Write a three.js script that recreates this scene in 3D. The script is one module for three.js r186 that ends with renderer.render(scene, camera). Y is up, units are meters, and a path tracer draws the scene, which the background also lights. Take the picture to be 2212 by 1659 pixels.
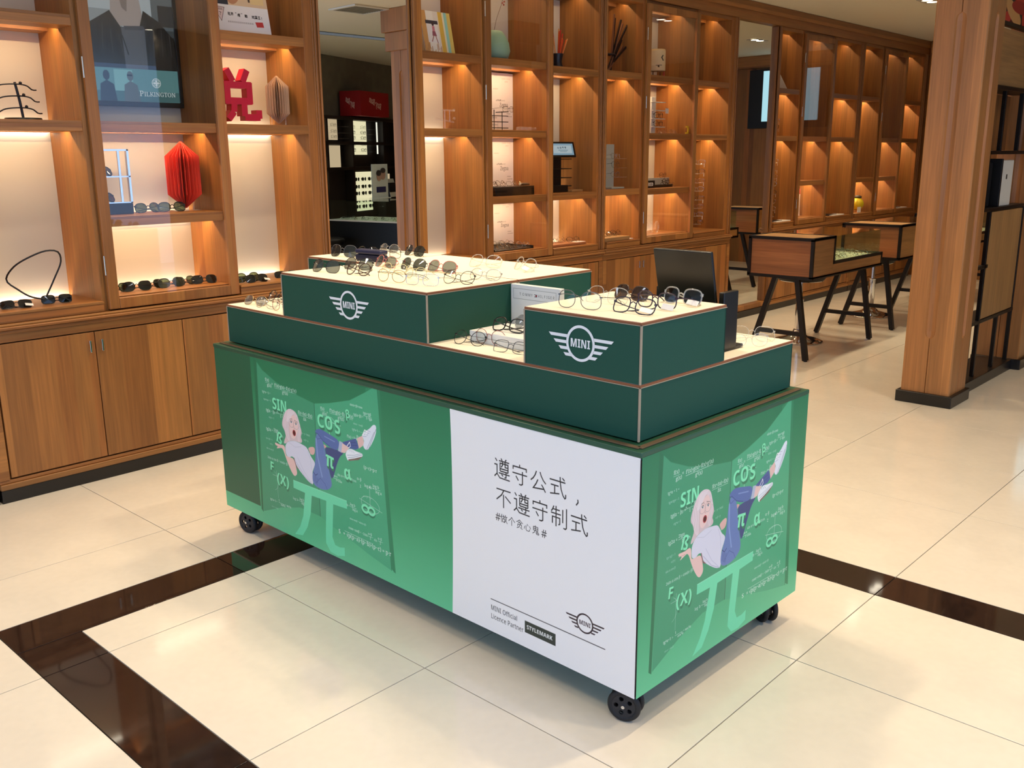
import * as THREE from 'three';
import { RoundedBoxGeometry } from 'three/addons/geometries/RoundedBoxGeometry.js';
import { mergeGeometries } from 'three/addons/utils/BufferGeometryUtils.js';
import { TextGeometry } from 'three/addons/geometries/TextGeometry.js';
import { FontLoader } from 'three/addons/loaders/FontLoader.js';
import { RectAreaLightUniformsLib } from 'three/addons/lights/RectAreaLightUniformsLib.js';

// ---------------------------------------------------------------- camera, daylight, exposure
const scene = new THREE.Scene();
const camera = new THREE.PerspectiveCamera(2 * Math.atan(829.5 / 2020) * 180 / Math.PI, 2212 / 1659, 0.05, 80);
{
  const D = Math.PI / 180, yaw = 47.026 * D, pitch = 13.6716 * D, roll = -0.45014 * D;
  const f = new THREE.Vector3(Math.sin(yaw) * Math.cos(pitch), -Math.sin(pitch), -Math.cos(yaw) * Math.cos(pitch));
  const r = f.clone().cross(new THREE.Vector3(0, 1, 0)).normalize(), u = r.clone().cross(f);
  const r2 = r.clone().multiplyScalar(Math.cos(roll)).addScaledVector(u, Math.sin(roll));
  const u2 = u.clone().multiplyScalar(Math.cos(roll)).addScaledVector(r, -Math.sin(roll));
  camera.position.set(0, 1.5, 0);
  camera.quaternion.setFromRotationMatrix(new THREE.Matrix4().makeBasis(r2, u2, f.clone().negate()));
}
scene.background = new THREE.Color(0.47, 0.72, 1.22);       // the bright, cool mall hall outside the open shop front
scene.backgroundIntensity = 1.5;
const renderer = new THREE.WebGLRenderer({ antialias: true });
renderer.toneMapping = THREE.LinearToneMapping;
renderer.toneMappingExposure = 1.0;
renderer.shadowMap.enabled = true;
RectAreaLightUniformsLib.init();
const WARM = new THREE.Color(1, 0.78, 0.5), COOL = new THREE.Color(0.86, 0.94, 1.1), STRIP = new THREE.Color(1, 0.7, 0.38), COVE = new THREE.Color(1, 0.87, 0.68);
const CEIL = 2.8;
const POWER = { slot: 9, down: 3.9, strip: 300, cove: 24 };

// ---------------------------------------------------------------- helpers
let seed = 7;
const rnd = () => { seed = (seed * 1664525 + 1013904223) >>> 0; return seed / 4294967296; };
const rr = (a, b) => a + (b - a) * rnd();
const used = new Map();
function numbered(n) { const k = used.get(n) || 0; used.set(n, k + 1); return k ? n + '_' + String(k).padStart(3, '0') : n; }
function B(x0, x1, y0, y1, z0, z1, r = 0) {
  const w = Math.abs(x1 - x0), h = Math.abs(y1 - y0), d = Math.abs(z1 - z0);
  const g = r ? new RoundedBoxGeometry(w, h, d, 1, Math.min(r, w / 2.1, h / 2.1, d / 2.1)) : new THREE.BoxGeometry(w, h, d);
  return g.translate((x0 + x1) / 2, (y0 + y1) / 2, (z0 + z1) / 2);
}
function grainUV(g, grain, scale) {           // uv in metres, the grain running along v
  g = g.index ? g.toNonIndexed() : g;
  const p = g.attributes.position, n = g.attributes.normal, uv = new Float32Array(p.count * 2), ou = rnd(), ov = rnd();
  for (let i = 0; i < p.count; i++) {
    const x = p.getX(i), y = p.getY(i), z = p.getZ(i), ax = Math.abs(n.getX(i)), ay = Math.abs(n.getY(i)), az = Math.abs(n.getZ(i));
    let a, b;
    const m = ay > ax && ay > az ? 1 : ax > az ? 0 : 2;
    if (grain === 'v') { a = m === 0 ? z : x; b = m === 1 ? z : y; }
    else if (grain === 'x') { a = m === 2 ? y : m === 1 ? z : y; b = m === 0 ? z : x; }
    else { a = m === 0 ? y : m === 1 ? x : y; b = m === 2 ? x : z; }
    uv[i * 2] = a / scale + ou; uv[i * 2 + 1] = b / scale + ov;
  }
  g.setAttribute('uv', new THREE.BufferAttribute(uv, 2));
  return g;
}
function clean(g) { for (const k of Object.keys(g.attributes)) if (!['position', 'normal', 'uv'].includes(k)) g.deleteAttribute(k); return g; }
function mk(name, geos, mat, parent, o = {}) {  // merge geometries into one named mesh
  geos = [].concat(geos);
  let list = geos.map((g) => { g = o.grain ? grainUV(g, o.grain, o.scale || 1.6) : (g.index ? g.toNonIndexed() : g); return clean(g); });
  if (list.some((g) => !g.attributes.uv)) list.forEach((g) => { if (!g.attributes.uv) g.setAttribute('uv', new THREE.BufferAttribute(new Float32Array(g.attributes.position.count * 2), 2)); });
  const g = list.length > 1 ? mergeGeometries(list) : list[0];
  const root = o.root;
  if (root) g.translate(-root.userData.ox, 0, -root.userData.oz);
  const m = new THREE.Mesh(g, mat);
  m.castShadow = m.receiveShadow = true;
  m.name = parent && parent !== scene ? name : numbered(name);
  (parent || scene).add(m);
  return m;
}
function thing(name, label, category, x = 0, y = 0, z = 0, ry = 0, group) {
  const g = new THREE.Group(); g.name = numbered(name); g.position.set(x, y, z); g.rotation.y = ry; scene.add(g);
  g.userData = { label, category }; if (group) g.userData.group = group;
  return g;
}
// a thing whose parts are written in world coordinates; its origin sits at (x, z) on the floor
function worldThing(name, label, category, x, z, kind) {
  const g = thing(name, label, category, x, 0, z); g.userData.ox = x; g.userData.oz = z;
  if (kind) { g.userData.kind = kind; }
  return g;
}
const P = (root, name, geos, mat, o = {}) => mk(name, geos, mat, o.parent || root, { ...o, root });
function tag(o, label, category, group, kind) { Object.assign(o.userData, { label, category }); if (group) o.userData.group = group; if (kind) o.userData.kind = kind; return o; }
function struct(name, geos, mat, label, o = {}) { const m = mk(name, geos, mat, scene, o); m.userData.kind = 'structure'; if (label) { m.userData.label = label; m.userData.category = o.cat || name.split('_')[0]; } return m; }
function area(x, y, z, w, h, dir, L, color, parent) {  // a soft lamp just in front of its glowing face
  const l = new THREE.RectAreaLight(color, L, w, h);
  l.position.set(x, y, z); l.rotation.x = dir === 'down' ? -Math.PI / 2 : Math.PI / 2; l.castShadow = true;
  l.name = 'lamp_light'; (parent || scene).add(l); return l;
}
const tube = (pts, r, seg = 24, rad = 6, closed = false) => new THREE.TubeGeometry(new THREE.CatmullRomCurve3(pts.map((p) => p.isVector3 ? p : new THREE.Vector3(...p)), closed, 'centripetal'), seg, r, rad, closed);
function bar(a, b, w, d = w) {   // square bar from a to b
  const A = new THREE.Vector3(...a), Bv = new THREE.Vector3(...b), L = A.distanceTo(Bv);
  const g = new THREE.BoxGeometry(w, L, d), q = new THREE.Quaternion().setFromUnitVectors(new THREE.Vector3(0, 1, 0), Bv.clone().sub(A).normalize());
  return g.applyQuaternion(q).translate((A.x + Bv.x) / 2, (A.y + Bv.y) / 2, (A.z + Bv.z) / 2);
}
const cyl = (r0, r1, h, n = 24) => new THREE.CylinderGeometry(r0, r1, h, n);
const std = (color, roughness = 0.5, o = {}) => new THREE.MeshStandardMaterial({ color, roughness, ...o });
const phy = (o) => new THREE.MeshPhysicalMaterial(o);
const glow = (color, k) => new THREE.MeshStandardMaterial({ color: 0x222222, emissive: color, emissiveIntensity: k });
function canvasTex(w, h, draw, srgb = true) {
  const c = document.createElement('canvas'); c.width = w; c.height = h; draw(c.getContext('2d'), w, h);
  const t = new THREE.CanvasTexture(c); if (srgb) t.colorSpace = THREE.SRGBColorSpace; return t;
}
// value noise that repeats
function noise2(nx, ny, s) {
  const t = new Float32Array(nx * ny); let q = s; for (let i = 0; i < t.length; i++) { q = (q * 1664525 + 1013904223) >>> 0; t[i] = q / 4294967296; }
  return (x, y) => {
    const xi = Math.floor(x), yi = Math.floor(y), fx = x - xi, fy = y - yi, sx = fx * fx * (3 - 2 * fx), sy = fy * fy * (3 - 2 * fy);
    const at = (a, b) => t[((b % ny) + ny) % ny * nx + ((a % nx) + nx) % nx];
    const a = at(xi, yi), b = at(xi + 1, yi), c = at(xi, yi + 1), d = at(xi + 1, yi + 1);
    return (a + (b - a) * sx) * (1 - sy) + (c + (d - c) * sx) * sy;
  };
}
function dataTex(n, fn, srgb) {
  const d = new Uint8Array(n * n * 4);
  for (let y = 0; y < n; y++) for (let x = 0; x < n; x++) { const c = fn(x / n, y / n), i = (y * n + x) * 4; d[i] = c[0]; d[i + 1] = c[1]; d[i + 2] = c[2]; d[i + 3] = 255; }
  const t = new THREE.DataTexture(d, n, n); t.wrapS = t.wrapT = THREE.RepeatWrapping; t.magFilter = THREE.LinearFilter; t.minFilter = THREE.LinearFilter;
  if (srgb) t.colorSpace = THREE.SRGBColorSpace; t.needsUpdate = true; return t;
}
const cl = (v) => Math.max(0, Math.min(255, v));
// veneer: planks of slightly different tone with a fine straight grain
function veneer(base, vary, s) {
  const edges = [0]; let q = s; const r = () => { q = (q * 1664525 + 1013904223) >>> 0; return q / 4294967296; };
  while (edges[edges.length - 1] < 1) edges.push(edges[edges.length - 1] + 0.035 + 0.06 * r());
  edges[edges.length - 1] = 1;
  const tone = edges.map(() => [(r() - 0.5) * vary, (r() - 0.5) * 0.4 * vary]);
  const f1 = noise2(200, 7, s + 1), f2 = noise2(420, 15, s + 2), f3 = noise2(30, 5, s + 3);
  return dataTex(1024, (u, v) => {
    let k = 0; while (edges[k + 1] <= u) k++;
    const t = 1 + tone[k][0] + (f1(u * 200, v * 7) - 0.5) * 0.1 + (f2(u * 420, v * 15) - 0.5) * 0.09 + (f3(u * 30, v * 5) - 0.5) * 0.1;
    return [cl(base[0] * t), cl(base[1] * (t + tone[k][1])), cl(base[2] * (t + tone[k][1] * 1.5))];
  }, true);
}
// ---------------------------------------------------------------- materials
const M = {};
M.wood = std(0xffffff, 0.42, { map: veneer([154, 101, 52], 0.22, 11) });
M.woodIn = std(0xffffff, 0.5, { map: veneer([158, 100, 45], 0.22, 37) });
M.woodPillar = std(0xffffff, 0.4, { map: veneer([176, 122, 72], 0.1, 91) });
M.woodTable = std(0xffffff, 0.42, { map: veneer([160, 104, 64], 0.3, 53) });
M.ply = std(0xffffff, 0.5, { map: veneer([172, 130, 82], 0.06, 67) });
M.white = std(0xcfc6b4, 0.75);
M.ceiling = std(0xe8e2d2, 0.85);
M.kick = std(0x1c1816, 0.3);
{
  const a = noise2(9, 9, 5), b = noise2(60, 60, 6);
  M.tile = phy({ color: 0xffffff, map: dataTex(512, (u, v) => { const t = 1 + (a(u * 9, v * 9) - 0.5) * 0.025 + (b(u * 60, v * 60) - 0.5) * 0.015; return [cl(232 * t), cl(224 * t), cl(210 * t)]; }, true), roughness: 0.1, specularIntensity: 1 });
  M.tileDark = phy({ color: 0xffffff, map: dataTex(256, (u, v) => { const t = 1 + (b(u * 60, v * 60) - 0.5) * 0.25; return [cl(44 * t), cl(31 * t), cl(26 * t)]; }, true), roughness: 0.05 });
}
M.grout = std(0x6f675c, 0.9);
M.black = std(0x0c0a0a, 0.42);
M.blackSatin = std(0x17140f, 0.35);
M.iron = std(0x15100e, 0.4, { metalness: 0.3 });
M.chrome = std(0xdfe0e2, 0.08, { metalness: 1 });
M.mirror = std(0xe9ece8, 0.0, { metalness: 1 });
M.pane = phy({ color: 0xffffff, transmission: 1, roughness: 0.0, thickness: 0, ior: 1.45 });
M.caseGlass = phy({ color: 0xf2fbf5, transmission: 1, roughness: 0.0, thickness: 0, ior: 1.45 });
M.acrylic = phy({ color: 0xffffff, transmission: 0.92, roughness: 0.05, thickness: 0, ior: 1.49 });
M.cream = std(0xefe3cc, 0.75);
M.fibre = std(0x8b5534, 0.7);
M.tape = std(0x25523d, 0.38);
M.greenDark = std(0x034838, 0.65, { });
M.greenDeep = std(0x1d6b48, 0.5);
M.paper = std(0xeceae6, 0.6);
M.grey = std(0x6f6c64, 0.9);
M.rackBrown = std(0x241a14, 0.5);
M.plasticWhite = std(0xe4e4e0, 0.4);
M.stripGlow = glow(new THREE.Color(1, 0.72, 0.42), 6);
M.coveGlow = glow(new THREE.Color(1, 0.86, 0.66), 9);
M.slotGlow = glow(new THREE.Color(0.9, 0.97, 1.08), 5);
M.bulb = glow(new THREE.Color(1, 0.88, 0.68), 14);
M.brass = std(0xd8cdb8, 0.25, { metalness: 0.9 });
M.red = std(0xc01536, 0.4);
const font = await new FontLoader().loadAsync('fonts/droid/droid_sans_bold.typeface.json');
const sansFont = 'sans-serif', serifFont = 'serif';

// ---------------------------------------------------------------- floor: porcelain tiles with dark border strips
{
  const floor = struct('floor', B(-4.2, 13.4, -0.12, -0.006, -5.0, 4.6), M.grout, 'polished cream tile floor with a dark brown border strip');
  const X = [-4.1, -3.11, -2.31, -1.52, -0.72, 0.08, 0.8756, 1.677, 2.4687, 3.2498, 4.0541, 4.7431, 5.4444, 6.245, 7.045, 7.845, 8.645, 9.445, 10.245, 11.045, 11.845, 12.2];
  const Z = [-4.55, -3.545, -2.7376, -1.9319, -1.1231, -0.316, 0.49, 1.297, 2.104, 2.91, 3.717, 4.5];
  const xa = 0.8756, xb = 1.0746, xc = 3.0588, xd = 3.2498, za = -3.137, zb = -2.9375, G = 0.0016;
  const rects = [];
  for (let i = 0; i + 1 < X.length; i++) for (let j = 0; j + 1 < Z.length; j++) {
    const x0 = X[i], x1 = X[i + 1], z0 = Z[j], z1 = Z[j + 1], inX = x0 >= xa - 1e-6 && x1 <= xd + 1e-6;
    const zs = inX && z0 < za && z1 > za ? [z0, za, zb, z1] : [z0, z1];
    for (let k = 0; k + 1 < zs.length; k++) {
      const a = zs[k], b = zs[k + 1], band = zs.length > 2 && k === 1, front = a >= zb - 1e-6;
      if (band) { rects.push([x0, x1, a, b, 1]); continue; }
      if (front && Math.abs(x0 - xa) < 1e-6) { rects.push([x0, xb, a, b, 1], [xb, x1, a, b, 0]); continue; }
      if (front && Math.abs(x1 - xd) < 1e-6) { rects.push([x0, xc, a, b, 0], [xc, x1, a, b, 1]); continue; }
      rects.push([x0, x1, a, b, 0]);
    }
  }
  for (const [x0, x1, z0, z1, dark] of rects) mk('tile', B(x0 + G, x1 - G, -0.006, 0, z0 + G, z1 - G, 0.0008), dark ? M.tileDark : M.tile, floor, { grain: 'v', scale: 1.1 });
}
// ---------------------------------------------------------------- ceiling with recessed linear lamps, walls
const DOWN = [[7.1, -3.26, 1], [8.2, -3.2, 0.8], [8.9, -3.26, 0.8], [10.4, -3.1, 0.8], [5.0, -3.2, 0.8], [3.7, -3.3, 0.8], [2.5, -3.45, 1], [1.0, -3.4, 0.8], [2.75, -2.3, 1.1], [2.75, -1.0, 1.1], [0.2, -2.2, 0.5], [0.4, -0.6, 0.6], [2.6, 0.4, 1.2], [5.2, -0.9, 0.7], [7.6, -0.7, 0.6], [5.0, 0.9, 0.5]];
{
  // slots run along x near the kiosk; the boards leave real openings
  const slots = [[-0.4, 2.4, -2.35], [-0.2, 2.2, 0.35], [5.9, 8.0, -0.05]];
  const boards = [];
  let z = -5.0; const sw = 0.1;
  const sorted = slots.slice().sort((a, b) => a[2] - b[2]);
  for (const [x0, x1, zc] of sorted) {
    boards.push(B(-4.2, 13.4, CEIL, CEIL + 0.12, z, zc - sw), B(-4.2, x0, CEIL, CEIL + 0.12, zc - sw, zc + sw), B(x1, 13.4, CEIL, CEIL + 0.12, zc - sw, zc + sw));
    z = zc + sw;
  }
  boards.push(B(-4.2, 13.4, CEIL, CEIL + 0.12, z, 4.6));
  boards.push(B(-4.2, 13.4, CEIL + 0.12, CEIL + 0.16, -5.0, 4.6));
  struct('ceiling', boards, M.ceiling, 'white plaster ceiling with recessed lamps');
  slots.forEach(([x0, x1, zc], i) => {
    const t = worldThing('linear_lamp', ['long white lamp in a dark ceiling slot beside the green cart', 'long white lamp in a dark ceiling slot at the shop front', 'long white lamp in a dark ceiling slot by the grey wall'][i], 'ceiling lamp', (x0 + x1) / 2, zc);
    P(t, 'channel', [B(x0, x1, CEIL - 0.004, CEIL + 0.11, zc - sw, zc - sw + 0.012), B(x0, x1, CEIL - 0.004, CEIL + 0.11, zc + sw - 0.012, zc + sw), B(x0, x1, CEIL + 0.1, CEIL + 0.115, zc - sw, zc + sw)], M.black);
    P(t, 'tube', B(x0 + 0.02, x1 - 0.02, CEIL + 0.03, CEIL + 0.07, zc - 0.03, zc + 0.03, 0.01), M.slotGlow);
    area((x0 + x1) / 2, CEIL + 0.027, zc, x1 - x0 - 0.04, 0.06, 'down', POWER.slot, COOL);
  });
  for (const [x, zc, p] of DOWN) {
    const t = thing('downlight', 'square recessed ceiling downlight with round bulbs', 'downlight', x, CEIL - 0.004, zc, 0, 'square ceiling downlights');
    const s = new THREE.Shape([new THREE.Vector2(-0.13, -0.07), new THREE.Vector2(0.13, -0.07), new THREE.Vector2(0.13, 0.07), new THREE.Vector2(-0.13, 0.07)]);
    const h1 = new THREE.Path(); h1.absarc(-0.06, 0, 0.045, 0, Math.PI * 2); const h2 = new THREE.Path(); h2.absarc(0.06, 0, 0.045, 0, Math.PI * 2); s.holes.push(h1, h2);
    mk('bezel', new THREE.ExtrudeGeometry(s, { depth: 0.006, bevelEnabled: false, curveSegments: 16 }).rotateX(Math.PI / 2), std(0xbdb8ae, 0.4), t);
    for (const dx of [-0.06, 0.06]) {
      mk('bulb', cyl(0.042, 0.042, 0.004, 20).translate(dx, -0.001, 0), M.bulb, t);
      const l = new THREE.SpotLight(WARM, POWER.down * p, 0, 1.05, 0.75, 2); l.position.set(x + dx, CEIL - 0.02, zc); l.target.position.set(x + dx, 0, zc);
      l.shadow.radius = 2; l.castShadow = true; l.name = 'downlight_beam'; scene.add(l, l.target);
    }
  }
  struct('wall_back', B(-4.2, 13.4, 0, CEIL, -5.0, -4.83), M.white, 'wall behind the wooden cabinets');
  struct('wall_end', [B(12.16, 13.4, 0, CEIL, -5, 4.6)], M.wood, 'wood panelled end wall of the shop', { grain: 'v' });
  struct('trim_1', [B(0.9, 12.16, 2.645, CEIL - 0.002, -4.83, -4.372, 0.006), B(0.9, 12.16, 2.72, CEIL - 0.002, -4.372, -4.36, 0.004)], M.wood, 'wooden beam along the top of the cabinets', { grain: 'x', cat: 'trim' });
  struct('trim_2', B(12.05, 12.16, 2.645, CEIL - 0.002, -4.35, -1.6, 0.004), M.wood, 'wooden beam on the end wall', { grain: 'z', cat: 'trim' });
}
// ---------------------------------------------------------------- wooden display cabinets along the wall
const ZF = -4.387, ZB = -4.757;    // face plane and back panel of the upper shelves
function shelfBoard(root, x0, x1, y, up, down, i) {   // y = top surface; thickness 45 mm, slot lamp below, cove lamp behind
  const t = 0.046, zr = up ? ZB + 0.036 : ZB, g = [];
  g.push(B(x0, x1, y - 0.014, y, zr, ZF, 0.002));
  g.push(B(x0, x1, y - t, y - 0.013, -4.533, ZF, 0.002), B(x0, x1, y - t, y - 0.013, zr, -4.642));
  const s = P(root, 'shelf', g, M.wood, { grain: 'x' });
  if (down) {
    P(root, 'led_strip', B(x0 + 0.01, x1 - 0.01, y - 0.0165, y - 0.014, -4.564, -4.56), M.stripGlow, { parent: s });
    area((x0 + x1) / 2, y - 0.017, -4.562, x1 - x0 - 0.02, 0.004, 'down', POWER.strip, STRIP);
  }
  if (up) {
    P(root, 'cove_strip', B(x0 + 0.01, x1 - 0.01, y - 0.046, y - 0.04, ZB + 0.002, ZB + 0.03), M.coveGlow, { parent: s });
    area((x0 + x1) / 2, y - 0.038, ZB + 0.013, x1 - x0 - 0.02, 0.02, 'up', POWER.cove * up, COVE);
  }
}
function glassDoor(root, x0, x1, y0, y1, w) {
  const z0 = ZF, z1 = ZF + 0.024;
  const d = P(root, 'door', [B(x0, x0 + w, y0, y1, z0, z1, 0.003), B(x1 - w, x1, y0, y1, z0, z1, 0.003), B(x0 + w, x1 - w, y0, y0 + w, z0, z1, 0.003), B(x0 + w, x1 - w, y1 - w, y1, z0, z1, 0.003)], M.wood, { grain: 'v' });
  P(root, 'pane', B(x0 + w - 0.004, x1 - w + 0.004, y0 + w - 0.004, y1 - w + 0.004, z0 + 0.009, z0 + 0.014), M.pane, { parent: d });
  for (const y of [1.02, 1.9, 2.4]) P(root, 'hinge', cyl(0.004, 0.004, 0.09, 8).translate(x0 - 0.003, y, z1), M.brass, { parent: d });
}
// unit: [xa, xb] outer, columns [x0, x1, shelf heights, door?, cove strength], lower doors
function cabinet(xa, xb, cols, label) {
  const root = worldThing('display_cabinet', label, 'cabinet', (xa + xb) / 2, ZF);
  const base = [B(xa, xb, 0.10, 0.762, ZB - 0.05, -4.392)];
  P(root, 'base_cabinet', base, M.wood, { grain: 'v' });
  P(root, 'plinth', B(xa + 0.002, xb - 0.002, 0, 0.06, ZB, -4.367, 0.002), M.kick);
  P(root, 'base_moulding', [B(xa, xb, 0.06, 0.088, ZB, -4.362, 0.006), B(xa, xb, 0.088, 0.105, ZB, -4.37, 0.004), B(xa, xa + 0.045, 0.105, 0.722, -4.392, -4.364, 0.003), B(xb - 0.045, xb, 0.105, 0.722, -4.392, -4.364, 0.003)], M.wood, { grain: 'x' });
  P(root, 'apron', B(xa, xb, 0.724, 0.764, -4.392, -4.366, 0.003), M.wood, { grain: 'x' });
  P(root, 'counter_moulding', [B(xa, xb, 0.762, 0.78, ZB, -4.352, 0.006), B(xa, xb, 0.78, 0.795, ZB, -4.338, 0.006), B(xa, xb, 0.795, 0.806, ZB, -4.346, 0.004)], M.wood, { grain: 'x' });
  const n = 4, w = (xb - xa - 0.1) / n;
  for (let k = 0; k < n; k++) {
    const x0 = xa + 0.05 + k * w;
    const d = P(root, 'lower_door', B(x0 + 0.002, x0 + w - 0.002, 0.112, 0.718, -4.392, -4.367, 0.002), M.wood, { grain: 'v' });
    const hx = k % 2 === 0 ? x0 + w - 0.028 : x0 + 0.028;
    P(root, 'handle', [B(hx - 0.004, hx + 0.004, 0.626, 0.682, -4.358, -4.351, 0.0015), B(hx - 0.003, hx + 0.003, 0.63, 0.636, -4.367, -4.357), B(hx - 0.003, hx + 0.003, 0.672, 0.678, -4.367, -4.357)], M.chrome, { parent: d });
  }
  P(root, 'back_panel', B(xa + 0.03, xb - 0.03, 0.80, 2.645, ZB - 0.03, ZB), M.white);
  const sides = [];
  cols.forEach(([x0, x1], k) => {
    const l = k === 0 ? xa : (cols[k - 1][1] + x0) / 2, r = k === cols.length - 1 ? xb : (x1 + cols[k + 1][0]) / 2;
    const door = cols[k][3], zf = door ? ZF - 0.004 : ZF;
    sides.push(B(l, x0, 0.806, 2.645, ZB, zf, 0.003), B(x1, r, 0.806, 2.645, ZB, zf, 0.003));
  });
  P(root, 'side_panel', sides, M.woodIn, { grain: 'v' });
  // beaded pilaster strips at both ends
  for (const [e, s] of [[xa, 1], [xb, -1]]) {
    P(root, 'pilaster', [B(e, e + s * 0.012, 0.806, 2.645, ZF - 0.05, ZF + 0.02, 0.004), B(e + s * 0.014, e + s * 0.03, 0.806, 2.645, ZF - 0.02, ZF + 0.012, 0.005), B(e + s * 0.031, e + s * 0.04, 0.806, 2.645, ZF - 0.02, ZF + 0.006, 0.003)], M.wood, { grain: 'v' });
  }
  cols.forEach(([x0, x1, ys, door, up]) => {
    const yb = door ? 0.868 : 0.855;
    const zr = up ? ZB + 0.036 : ZB;
    const bb = P(root, 'bottom_board', [B(x0, x1, yb - 0.012, yb, zr, door ? ZF - 0.006 : ZF + 0.022, 0.002), B(x0, x1, 0.807, yb - 0.012, ZB, door ? ZF - 0.006 : ZF + 0.018, 0.002)].slice(0, up ? 1 : 2).concat(up ? [B(x0, x1, 0.807, yb - 0.012, zr, door ? ZF - 0.006 : ZF + 0.018, 0.002)] : []), M.wood, { grain: 'x' });
    if (up) {
      P(root, 'cove_strip', B(x0 + 0.01, x1 - 0.01, 0.812, 0.818, ZB + 0.002, ZB + 0.03), M.coveGlow, { parent: bb });
      area((x0 + x1) / 2, 0.82, ZB + 0.013, x1 - x0 - 0.02, 0.02, 'up', POWER.cove * up * 1.3, COVE);
    }
    ys.forEach((y, i) => shelfBoard(root, x0, x1, y, up && i === 0 ? up * 0.6 : 0, true, i));
    // lamp strip under the beam
    const hd = P(root, 'head_board', [B(x0, x1, 2.615, 2.645, -4.533, door ? ZF - 0.006 : ZF, 0.002), B(x0, x1, 2.615, 2.645, ZB, -4.642)], M.wood, { grain: 'x' });
    P(root, 'led_strip', B(x0 + 0.01, x1 - 0.01, 2.6425, 2.6445, -4.564, -4.56), M.stripGlow, { parent: hd });
    area((x0 + x1) / 2, 2.642, -4.562, x1 - x0 - 0.02, 0.004, 'down', POWER.strip * (x0 < 3 && door ? 0.05 : 0.35), STRIP);
    if (door) glassDoor(root, x0 - 0.016, x1 + 0.034, 0.812, 2.62, 0.05);
  });
  return root;
}
cabinet(1.332, 3.198, [[1.385, 1.885, [1.672, 2.12], 0, 1], [1.925, 2.565, [1.24, 1.672], 1, 1], [2.61, 3.105, [1.672, 2.12], 0, 1]], 'wooden display cabinet left of the tall mirror, holding a red paper lantern');
cabinet(3.868, 5.712, [[3.95, 4.448, [1.672, 2.12], 0, 0.35], [4.482, 5.092, [1.24, 1.672, 2.12], 1, 0.2], [5.14, 5.655, [1.24, 2.105], 0, 0.5]], 'wooden display cabinet right of the tall mirror, holding white brand posters');
cabinet(5.716, 7.596, [[5.765, 6.2, [1.25, 2.112], 0, 0.15], [6.25, 6.935, [1.24, 1.672, 2.11], 1, 0.3], [6.985, 7.5, [1.672, 2.105], 0, 0]], 'wooden display cabinet with a dark stick bundle, left of the second mirror');
cabinet(8.362, 10.225, [[8.412, 8.82, [1.672, 2.105], 0, 0], [8.87, 9.5, [1.24, 1.672], 1, 0.25], [9.56, 10.16, [1.672, 2.105], 0, 0]], 'wooden display cabinet right of the second mirror, behind the nearer glass case table');
cabinet(10.23, 12.05, [[10.28, 10.75, [1.24, 2.105], 0, 0.2], [10.81, 11.4, [1.24, 1.672], 1, 0.2], [11.45, 11.98, [1.672, 2.105], 0, 0]], 'last wooden display cabinet at the far end, holding a painted reflection of a man portrait');
// mirrors between the cabinets
const MT = { q: [3.533, -4.405], d: -0.014 };   // the tall mirror hangs a hair out of parallel with the wall
function wallMirror(x0, x1, y0, label, turn = 0) {
  const r = worldThing('wall_mirror', label, 'mirror', (x0 + x1) / 2, -4.42);
  const mg = P(r, 'mirror_glass', B(x0, x1, y0, 2.645, -4.428, -4.42), M.mirror); if (turn) { mg.rotation.y = turn; mg.position.z = 0.015; }
  P(r, 'frame', [B(x0, x1, 0.06, y0, -4.5, -4.38, 0.004), B(x0 - 0.002, x0 + 0.018, y0, 2.645, -4.44, -4.395, 0.004), B(x1 - 0.018, x1 + 0.002, y0, 2.645, -4.44, -4.395, 0.004)], M.wood, { grain: 'v' });
  P(r, 'backing', B(x0, x1, 0.06, 2.645, -4.83, -4.429), M.wood, { grain: 'v' });
  P(r, 'plinth', B(x0, x1, 0, 0.06, -4.7, -4.367), M.kick);
}
wallMirror(3.2, 3.866, 0.105, 'tall wall mirror between the first two wooden cabinets, reflecting a red box', MT.d);
wallMirror(7.598, 8.36, 0.105, 'wall mirror behind the glass case tables');
struct('wall_left', [B(0.7, 1.322, 0.06, 2.645, -4.83, -4.39)], M.wood, 'wood panel left of the first cabinet', { grain: 'v', cat: 'wall' });
struct('baseboard_left', B(0.7, 1.322, 0, 0.06, -4.8, -4.37), M.kick, 'black skirting left of the first cabinet', { cat: 'baseboard' });
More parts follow.
